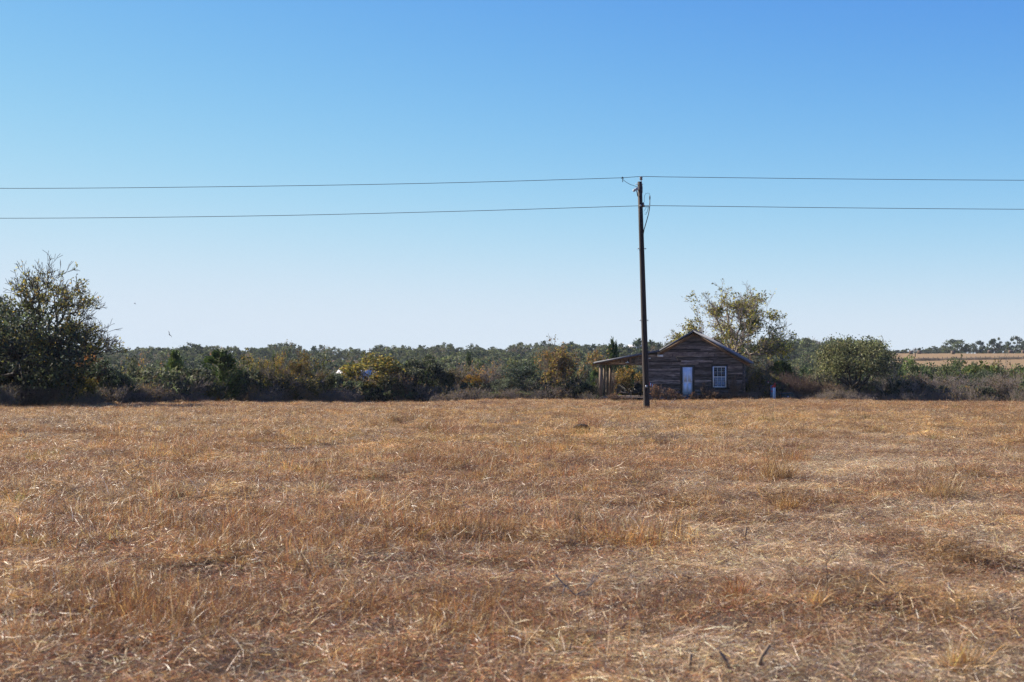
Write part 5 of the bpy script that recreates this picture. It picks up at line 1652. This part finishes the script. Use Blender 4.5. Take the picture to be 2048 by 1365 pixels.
_gy = np.linspace(5, 110, 2000)
_gr = 735 + FPX * (EYE + 8.0e-5 * _gy ** 2) / _gy


def ground_y(py):
    return float(np.interp(-py, -_gr, _gy))


RUST = [(330, 1160, 1.3, 1.0, .6), (110, 1310, 1.0, .8, .7), (600, 1210, 1.6, 1.2, 1.0), (420, 1290, 1.2, .8, .8), (230, 1075, 1.5, 1.2, .4), (760, 1180, 1.3, 1.6, 1.0), (560, 1290, 1.4, 1.0, .8), (950, 1100, 1.8, 2.2, .8), (300, 1330, 1.0, .6, .6), (1100, 950, 4, 4, .5), (600, 1030, 2.4, 2.0, .4), (1450, 1200, .5, .4, .5)]
GOLD = [(1580, 850, 9, 8, 1.0), (700, 808, 14, 5, 1.0), (350, 930, 4.5, 4, .7), (1300, 830, 8, 5, .9), (850, 890, 5, 5, .5), (1380, 960, 3, 2.5, .5), (800, 1280, .7, .5, .3), (60, 1090, 1.4, 1.2, .5)]
STRAW = [(300, 1160, 1.8, 1.0, .8), (420, 1130, 1.6, .8, .6), (620, 1040, 1.8, .8, .5), (1700, 980, 3, 5, .8), (1700, 1200, 1.9, 2.5, 1.2), (1900, 1100, 2, 3, .8), (500, 880, 7, 1.5, .4), (1250, 1280, .8, .7, .6), (100, 950, 4, 1.6, .4)]
GREYB = [(900, 822, 16, 3.0, .8), (1750, 835, 10, 4, .6), (420, 985, 3, 1, .7), (1330, 1060, 1.5, 1, .6), (760, 1120, .8, .6, .6), (80, 1010, 2.2, 1.6, .9), (40, 1290, .8, .9, .8), (200, 850, 9, 7, .8), (1330, 850, 5, 2.0, .6), (1000, 990, 3, 1.5, .5), (1980, 940, 3, 6, .6), (1180, 1190, .5, .35, .9)]


def choose(rs, x, y):
    n = len(x)
    w = np.zeros((4, n))
    w[0] = .80 + 1.2 * np.clip(fbm(x * .16 + 3, y * .11 + 8, 3) - .45, 0, 1) * 3 + 7.0 * blob(x, y, RUST)
    w[1] = .30 + 1.2 * np.clip(fbm(x * .15 + 33, y * .10 + 18, 3) - .45, 0, 1) * 3 + 6.0 * blob(x, y, GOLD)
    w[2] = .30 + 1.5 * np.clip(fbm(x * .30 + 63, y * .5 + 28, 3) - .48, 0, 1) * 4 + 3.5 * blob(x, y, STRAW) + 11 * track_w(x, y)
    w[3] = .22 + 1.2 * np.clip(fbm(x * .2 + 93, y * .16 + 48, 3) - .48, 0, 1) * 4 + 4.5 * blob(x, y, GREYB)
    w = w ** 1.5
    w /= w.sum(0)
    u = rs.rand(n); k = (u[None] > np.cumsum(w, 0)).sum(0).clip(0, 3)
    idx = np.where(k == 0, rs.randint(0, 4, n), np.where(k == 1, 4 + rs.randint(0, 4, n), np.where(k == 2, 8 + rs.randint(0, 4, n), 12 + rs.randint(0, 3, n))))
    g = rs.rand(n) < .03 * (fbm(x * .4 + 7, y * .3, 2) > .55)
    idx = np.where(g, 15, idx)
    heavy = np.clip(blob(x, y, RUST), 0, 1)
    hp = (1 - .8 * heavy) * smooth((fbm(x * .42 + 50, y * .9 + 70, 3) - .50) / .12) * .38 + .10 * blob(x, y, STRAW)
    idx = np.where(rs.rand(n) < hp * .55, 16 + rs.randint(0, 3, n), idx)
    return np.where(rs.rand(n) < track_w(x, y) * .85, 25 + rs.randint(0, 3, n), idx)


P, RT, SC, IX = [], [], [], []
for (y0, y1, dens, smul) in ((3.6, 13, 20, .72), (13, 30, 11, .88), (30, 62, 6.5, 1.05), (62, 109, 4, 1.3)):
    x, y = frustum_points(rs, y0, y1, dens)
    k = (y < edge(x) + 2.5)
    k &= ~((np.abs(x - 13.0) < 8.2) & (y > 100.6) & (x > 5.5))
    tw = track_w(x, y)
    k &= rs.rand(len(x)) > tw * .12
    k &= rs.rand(len(x)) > 1.3 * hollow(x, y) - .3
    x, y = x[k], y[k]; n = len(x)
    hgt = (.24 + .78 * smooth((fbm(x * 1.15 + 5, y * 1.0 + 2, 3) - .28) / .42)) * (.72 if y0 > 60 else 1.0) * (1 - .85 * hollow(x, y)) * (1 + 1.1 * hollow(x, y, 1.25)) * np.clip(1.1 - .85 * track_w(x, y), .25, 1)
    s = smul * rs.uniform(.75, 1.2, n)
    P.append(np.stack([x, y, terrain(x, y) - .012], 1)); RT.append(np.stack([rs.normal(0, .10, n), rs.normal(0, .10, n), rs.uniform(0, 6.28, n)], 1))
    SC.append(np.stack([s, s, s * hgt], 1)); IX.append(choose(rs, x, y))
x, y = frustum_points(rs, 4.2, 44, 15)
k = rs.rand(len(x)) < np.clip(1.5 * track_w(x, y) + .16 + .30 * ((y < 16) & (x > .8)), 0, 1); x, y = x[k], y[k]; n = len(x)
P.append(np.stack([x, y, terrain(x, y) - .004], 1)); RT.append(np.stack([rs.normal(0, .05, n), rs.normal(0, .05, n), rs.uniform(0, 6.28, n)], 1)); SC.append(np.ones((n, 3)) * rs.uniform(.8, 1.2, n)[:, None]); IX.append(19 + rs.randint(0, 3, n))
x, y = frustum_points(rs, 3.8, 32, 11)
k = rs.rand(len(x)) > np.maximum(track_w(x, y), hollow(x, y)) * .95; x, y = x[k], y[k]; n = len(x)
P.append(np.stack([x, y, terrain(x, y) - .003], 1)); RT.append(np.stack([rs.normal(0, .06, n), rs.normal(0, .06, n), rs.uniform(0, 6.28, n)], 1)); SC.append(np.ones((n, 3)) * rs.uniform(.8, 1.2, n)[:, None]); IX.append(22 + rs.randint(0, 3, n))
scatter('dry_grass', 'dry russet and golden grass covering the whole mown field', GK, np.vstack(P), np.vstack(RT), np.vstack(SC), np.concatenate(IX))


# taller stalks standing out of the grass
def stalks(rs, n, rad, L, wdt, col):
    return blades(rs, n, rad, L, wdt, (.05, .8), (-.3, .5), col, levels=3)


SK = [patch('stalk', [stalks(rg, 5, .25, (.18, .42), (.003, .005), (C_PALE, [(C_BROWN, .4)]))]), patch('stalk', [stalks(rg, 9, .2, (.22, .5), (.003, .005), (C_BROWN, [(C_DARK, .4), (C_RUST, .3)]))]),
      patch('stalk', [blades(rg, 6, .35, (.10, .28), (.0025, .005), (1.1, 1.55), (-.5, .5), (C_PALE, [(C_STRAW, .4)]), (.04, .14))])]
x1, y1 = frustum_points(rs, 5, 30, .5); x2, y2 = frustum_points(rs, 30, 104, .10)
x, y = np.r_[x1, x2], np.r_[y1, y2]
k = (y < edge(x)) & ~((np.abs(x - 13.0) < 8.2) & (y > 100.0) & (x > 5.5)); x, y = x[k], y[k]; n = len(x)
s = rs.uniform(.6, 1.15, n)
scatter('weed_stalks', 'loose straws and thin weed stalks standing in the grass', SK, np.stack([x, y, terrain(x, y)], 1), np.stack([rs.normal(0, .1, n), rs.normal(0, .1, n), rs.uniform(0, 6.28, n)], 1), np.stack([s, s, s], 1), rs.choice(3, n, p=[.3, .35, .35]))

# single tussocks, stubs and fallen twigs -------------------------------------
def tussock(label, px, py, w_, h_, cols, n=420, lean=(.05, .9)):
    gy = ground_y(py); gx = xat(px, gy)
    me = patch('grass_tussock', [blades(rg, n, w_ * .32, (h_ * .6, h_ * 1.15), (.0028, .005), lean, (0, .9), cols), blades(rg, n // 4, w_ * .5, (h_ * .5, h_ * .9), (.003, .006), (1.1, 1.6), (-.2, .3), TS, (0, .05))])
    o = link('grass_tussock', me, None, (gx, gy, gz(gx, gy) - .02))
    tag(o, label, 'grass tuft', 'tussocks in the field')


tussock('big golden tussock with a dark base on the worn track', 1555, 958, .85, .42, (C_GOLD, [(C_BROWN, .3), (C_STRAW, .2)]), 700)
tussock('low golden tussock beside a dark hollow below the big tussock', 1575, 1022, .5, .24, (C_GOLD, [(C_BROWN, .35)]))
tussock('russet tussock past the big tussock', 1590, 918, .8, .38, (C_RUST, [(C_GOLD, .4)]))
tussock('small russet tussock on bare ground at the track', 1470, 1200, .26, .24, (C_RUST, [(C_GOLD, .35)]), 220)
tussock('thin golden tussock next to a dark twig on the track', 1630, 1215, .16, .2, (C_GOLD, [(C_STRAW, .3)]), 120)
tussock('straw coloured tussock in the bottom corner of the field', 1925, 1340, .3, .2, (C_GOLD, [(C_STRAW, .5)]), 260)
tussock('tall thin brown tussock beside the dark burrow mouth', 1178, 862, 1.2, .7, (C_BROWN, [(C_RUST, .5)]), 380)
tussock('slim brown tussock in the middle of the field', 905, 878, .8, .6, (C_RUST, [(C_BROWN, .4)]), 260)
tussock('golden tussock at the corner of the worn track', 1885, 990, .8, .35, (C_GOLD, [(C_STRAW, .5)]), 420)
tussock('bushy brown tussock beside the pole base', 1256, 812, 1.5, .55, (C_BROWN, [(C_GOLD, .4)]), 420)
tussock('short pale tuft at the foot of the utility pole', 1300, 819, .7, .3, (C_STRAW, [(C_GOLD, .4)]), 260)
tussock('straw tussock with bent tips over a dark hollow', 270, 1228, .34, .28, (C_BROWN, [(C_STRAW, .4)]), 260)

M_STUB = mat_bark('cut_stem_bark', (0.30, 0.21, 0.13))
for (px, py, hpx, tilt, r, lab) in ((1378, 1352, 40, .02, .011, 'tallest upright woody stub at the bottom of the field'), (1346, 1362, 26, -.06, .009, 'short woody stub beside the tallest upright stub'),
                                    (1392, 1358, 22, .15, .008, 'thin tilted stub touching the tallest upright stub'), (1506, 1352, 56, .5, .013, 'thick slanted woody stub at the bottom of the track'),
                                    (1465, 1355, 46, -.6, .012, 'dark woody stub leaning away from the thick slanted stub'), (1135, 1300, 34, .12, .009, 'single brown stub standing between dark hollow and track'),
                                    (1489, 1080, 26, .08, .012, 'dark upright stub in the straw above the small russet tussock')):
    gy = ground_y(py); gx = xat(px, gy); Hh = hpx / FPX * gy / math.cos(tilt)
    o = MB().tube([(0, 0, -.04), (math.sin(tilt) * Hh * .5, 0, Hh * .5), (math.sin(tilt) * Hh + .004, 0, math.cos(tilt) * Hh)], [r, r * .92, r * .8], 7).build('woody_stub', M_STUB, None, loc=(gx, gy, gz(gx, gy)))
    tag(o, lab, 'stem stub', 'cut woody stubs in the field')


def twig(label, pts, Y0, r=.012, mat=None, sub=4, seed=1, name='fallen_branch'):
    rn = random.Random(seed)
    w = [at(a, b, Y0) for a, b in pts]
    g0 = w[0].copy()
    o = thing(name, label, 'branch', g0)
    main = MB().tube([p - g0 for p in w], [r * (1 - .6 * i / (len(w) - 1)) for i in range(len(w))], 6).build('stem', mat or M_BARK_PALE, o)
    for k in range(sub):
        i = rn.randrange(1, len(w) - 1) if len(w) > 2 else 0
        a = (w[i] - g0); d = (w[min(i + 1, len(w) - 1)] - w[i - 1] if i else w[1] - w[0]).normalized()
        d = (d + Vector((rn.gauss(0, .6), rn.gauss(0, .5), rn.uniform(-.1, .7)))).normalized()
        L = (w[-1] - w[0]).length * rn.uniform(.2, .45)
        MB().tube([a, a + d * L * .5, a + d * L + Vector((0, 0, rn.uniform(-.05, .1) * L))], [r * .6, r * .45, r * .25], 5).build('side_twig', mat or M_BARK_PALE, o)
    return o


twig('pale bare branch sprawling before the porch beside the pole', [(1268, 806), (1262, 796), (1258, 786), (1252, 786), (1240, 783)], 72, .009, sub=4, seed=2)
twig('long pale twig propped up on the cabin side of the pole', [(1332, 815), (1342, 806), (1352, 797)], 72, .02, sub=1, seed=3)
twig('dark twig leaning the other way beside the long pale twig', [(1317, 815), (1312, 806), (1309, 800)], 72, .02, M_BARK_DARK, sub=1, seed=4)
twig('grey dead branch tangled in grass above the dark hollow', [(1110, 1150), (1130, 1172), (1150, 1190), (1172, 1180), (1205, 1140)], ground_y(1205), .006, M_BARK_GREY, sub=14, seed=5)
twig('dark twig lying across the worn track', [(1740, 1213), (1760, 1205), (1785, 1196), (1803, 1180)], ground_y(1218), .005, M_BARK_BROWN, sub=3, seed=6)
twig('upright dark weed stem with side twigs on the track', [(1653, 1205), (1655, 1160), (1652, 1130), (1652, 1105)], ground_y(1208), .0035, M_BARK_BROWN, sub=4, seed=7)
twig('bleached stick pair standing in straw near the track', [(1910, 1215), (1902, 1190), (1896, 1165)], ground_y(1216), .009, sub=1, seed=9)

# dark burrow mouth
by_ = ground_y(868); bx_ = xat(1163, by_)
rim = MB()
for k in range(14):
    a = PI * k / 13
rimpts = [(math.cos(a) * .2, math.sin(a) * .06, .05 + math.sin(a) * .07) for a in [PI * k / 13 for k in range(14)]]
brw = MB().tube(rimpts, [.03 + .04 * math.sin(PI * k / 13) for k in range(14)], 8).build('burrow_mound', mat_plain('dark_earth', (0.035, 0.022, 0.015), .95, var=.4, bump=.5), None, loc=(bx_, by_, gz(bx_, by_) + .02))  # rim in one dark earth colour with noise in its tone
tag(brw, 'dark earth rim of an animal burrow out in the field', 'burrow')

# brush pile beside the live oak and dry weeds at the cabin wall
bp = twiggy(701, 2.6, .75, dict(P_BRUSH, maxd=2, kids=[4, 3], up=-.12, wob=.4), .05, 0, BROWNL, [], M_BARK_GREY, stems=26, base_r=.9, r0=.03, L0=.9)
x = xat(1728, 101.5)
t = thing('brush_pile', 'heap of cut grey branches in front of the live oak', 'brush pile', (x, 101.5, gz(x, 101.5)))
link('branches', bp.trunk, t)
wk = [twiggy(711 + i, .9, 1.4, dict(P_BRUSH, spread=[.2, .25, .3], up=.15), .035, 700, (0.26, 0.14, 0.07), [(BROWNL, .4)], M_BARK_BROWN, stems=16, base_r=.22, r0=.01, L0=.7) for i in range(2)]
for (px, top, wpx, lab) in ((1468, 752, 22, 'tall brown dry weed standing between window and cabin corner'), (1424, 776, 44, 'low rusty weeds under the cabin window'), (1388, 782, 22, 'small dry weed at the foot of the door'),
                            (1408, 764, 14, 'thin dry weed stalk between door and window'), (1340, 776, 34, 'dry brown weeds along the wall beside the door'), (1315, 768, 26, 'tangle of pale weed stems at the wall beside the pole'),
                            (1358, 786, 26, 'short dry weeds at the door step'), (1447, 784, 30, 'short rusty weeds below the window sill'), (1228, 785, 30, 'short dry weeds in front of the porch posts'), (1487, 784, 24, 'short dark weeds at the cabin corner')):
    Y = 99.6
    x = xat(px, Y)
    put('dry_weed', lab, 'weed', wk[px % 2], x, Y, wpx / FPX * Y, zat(top, Y) - gz(x, Y), px % 5, 'dry weeds along the cabin wall')
print('tris', sum(len(m.loop_triangles) if False else len(m.polygons) for m in bpy.data.meshes))
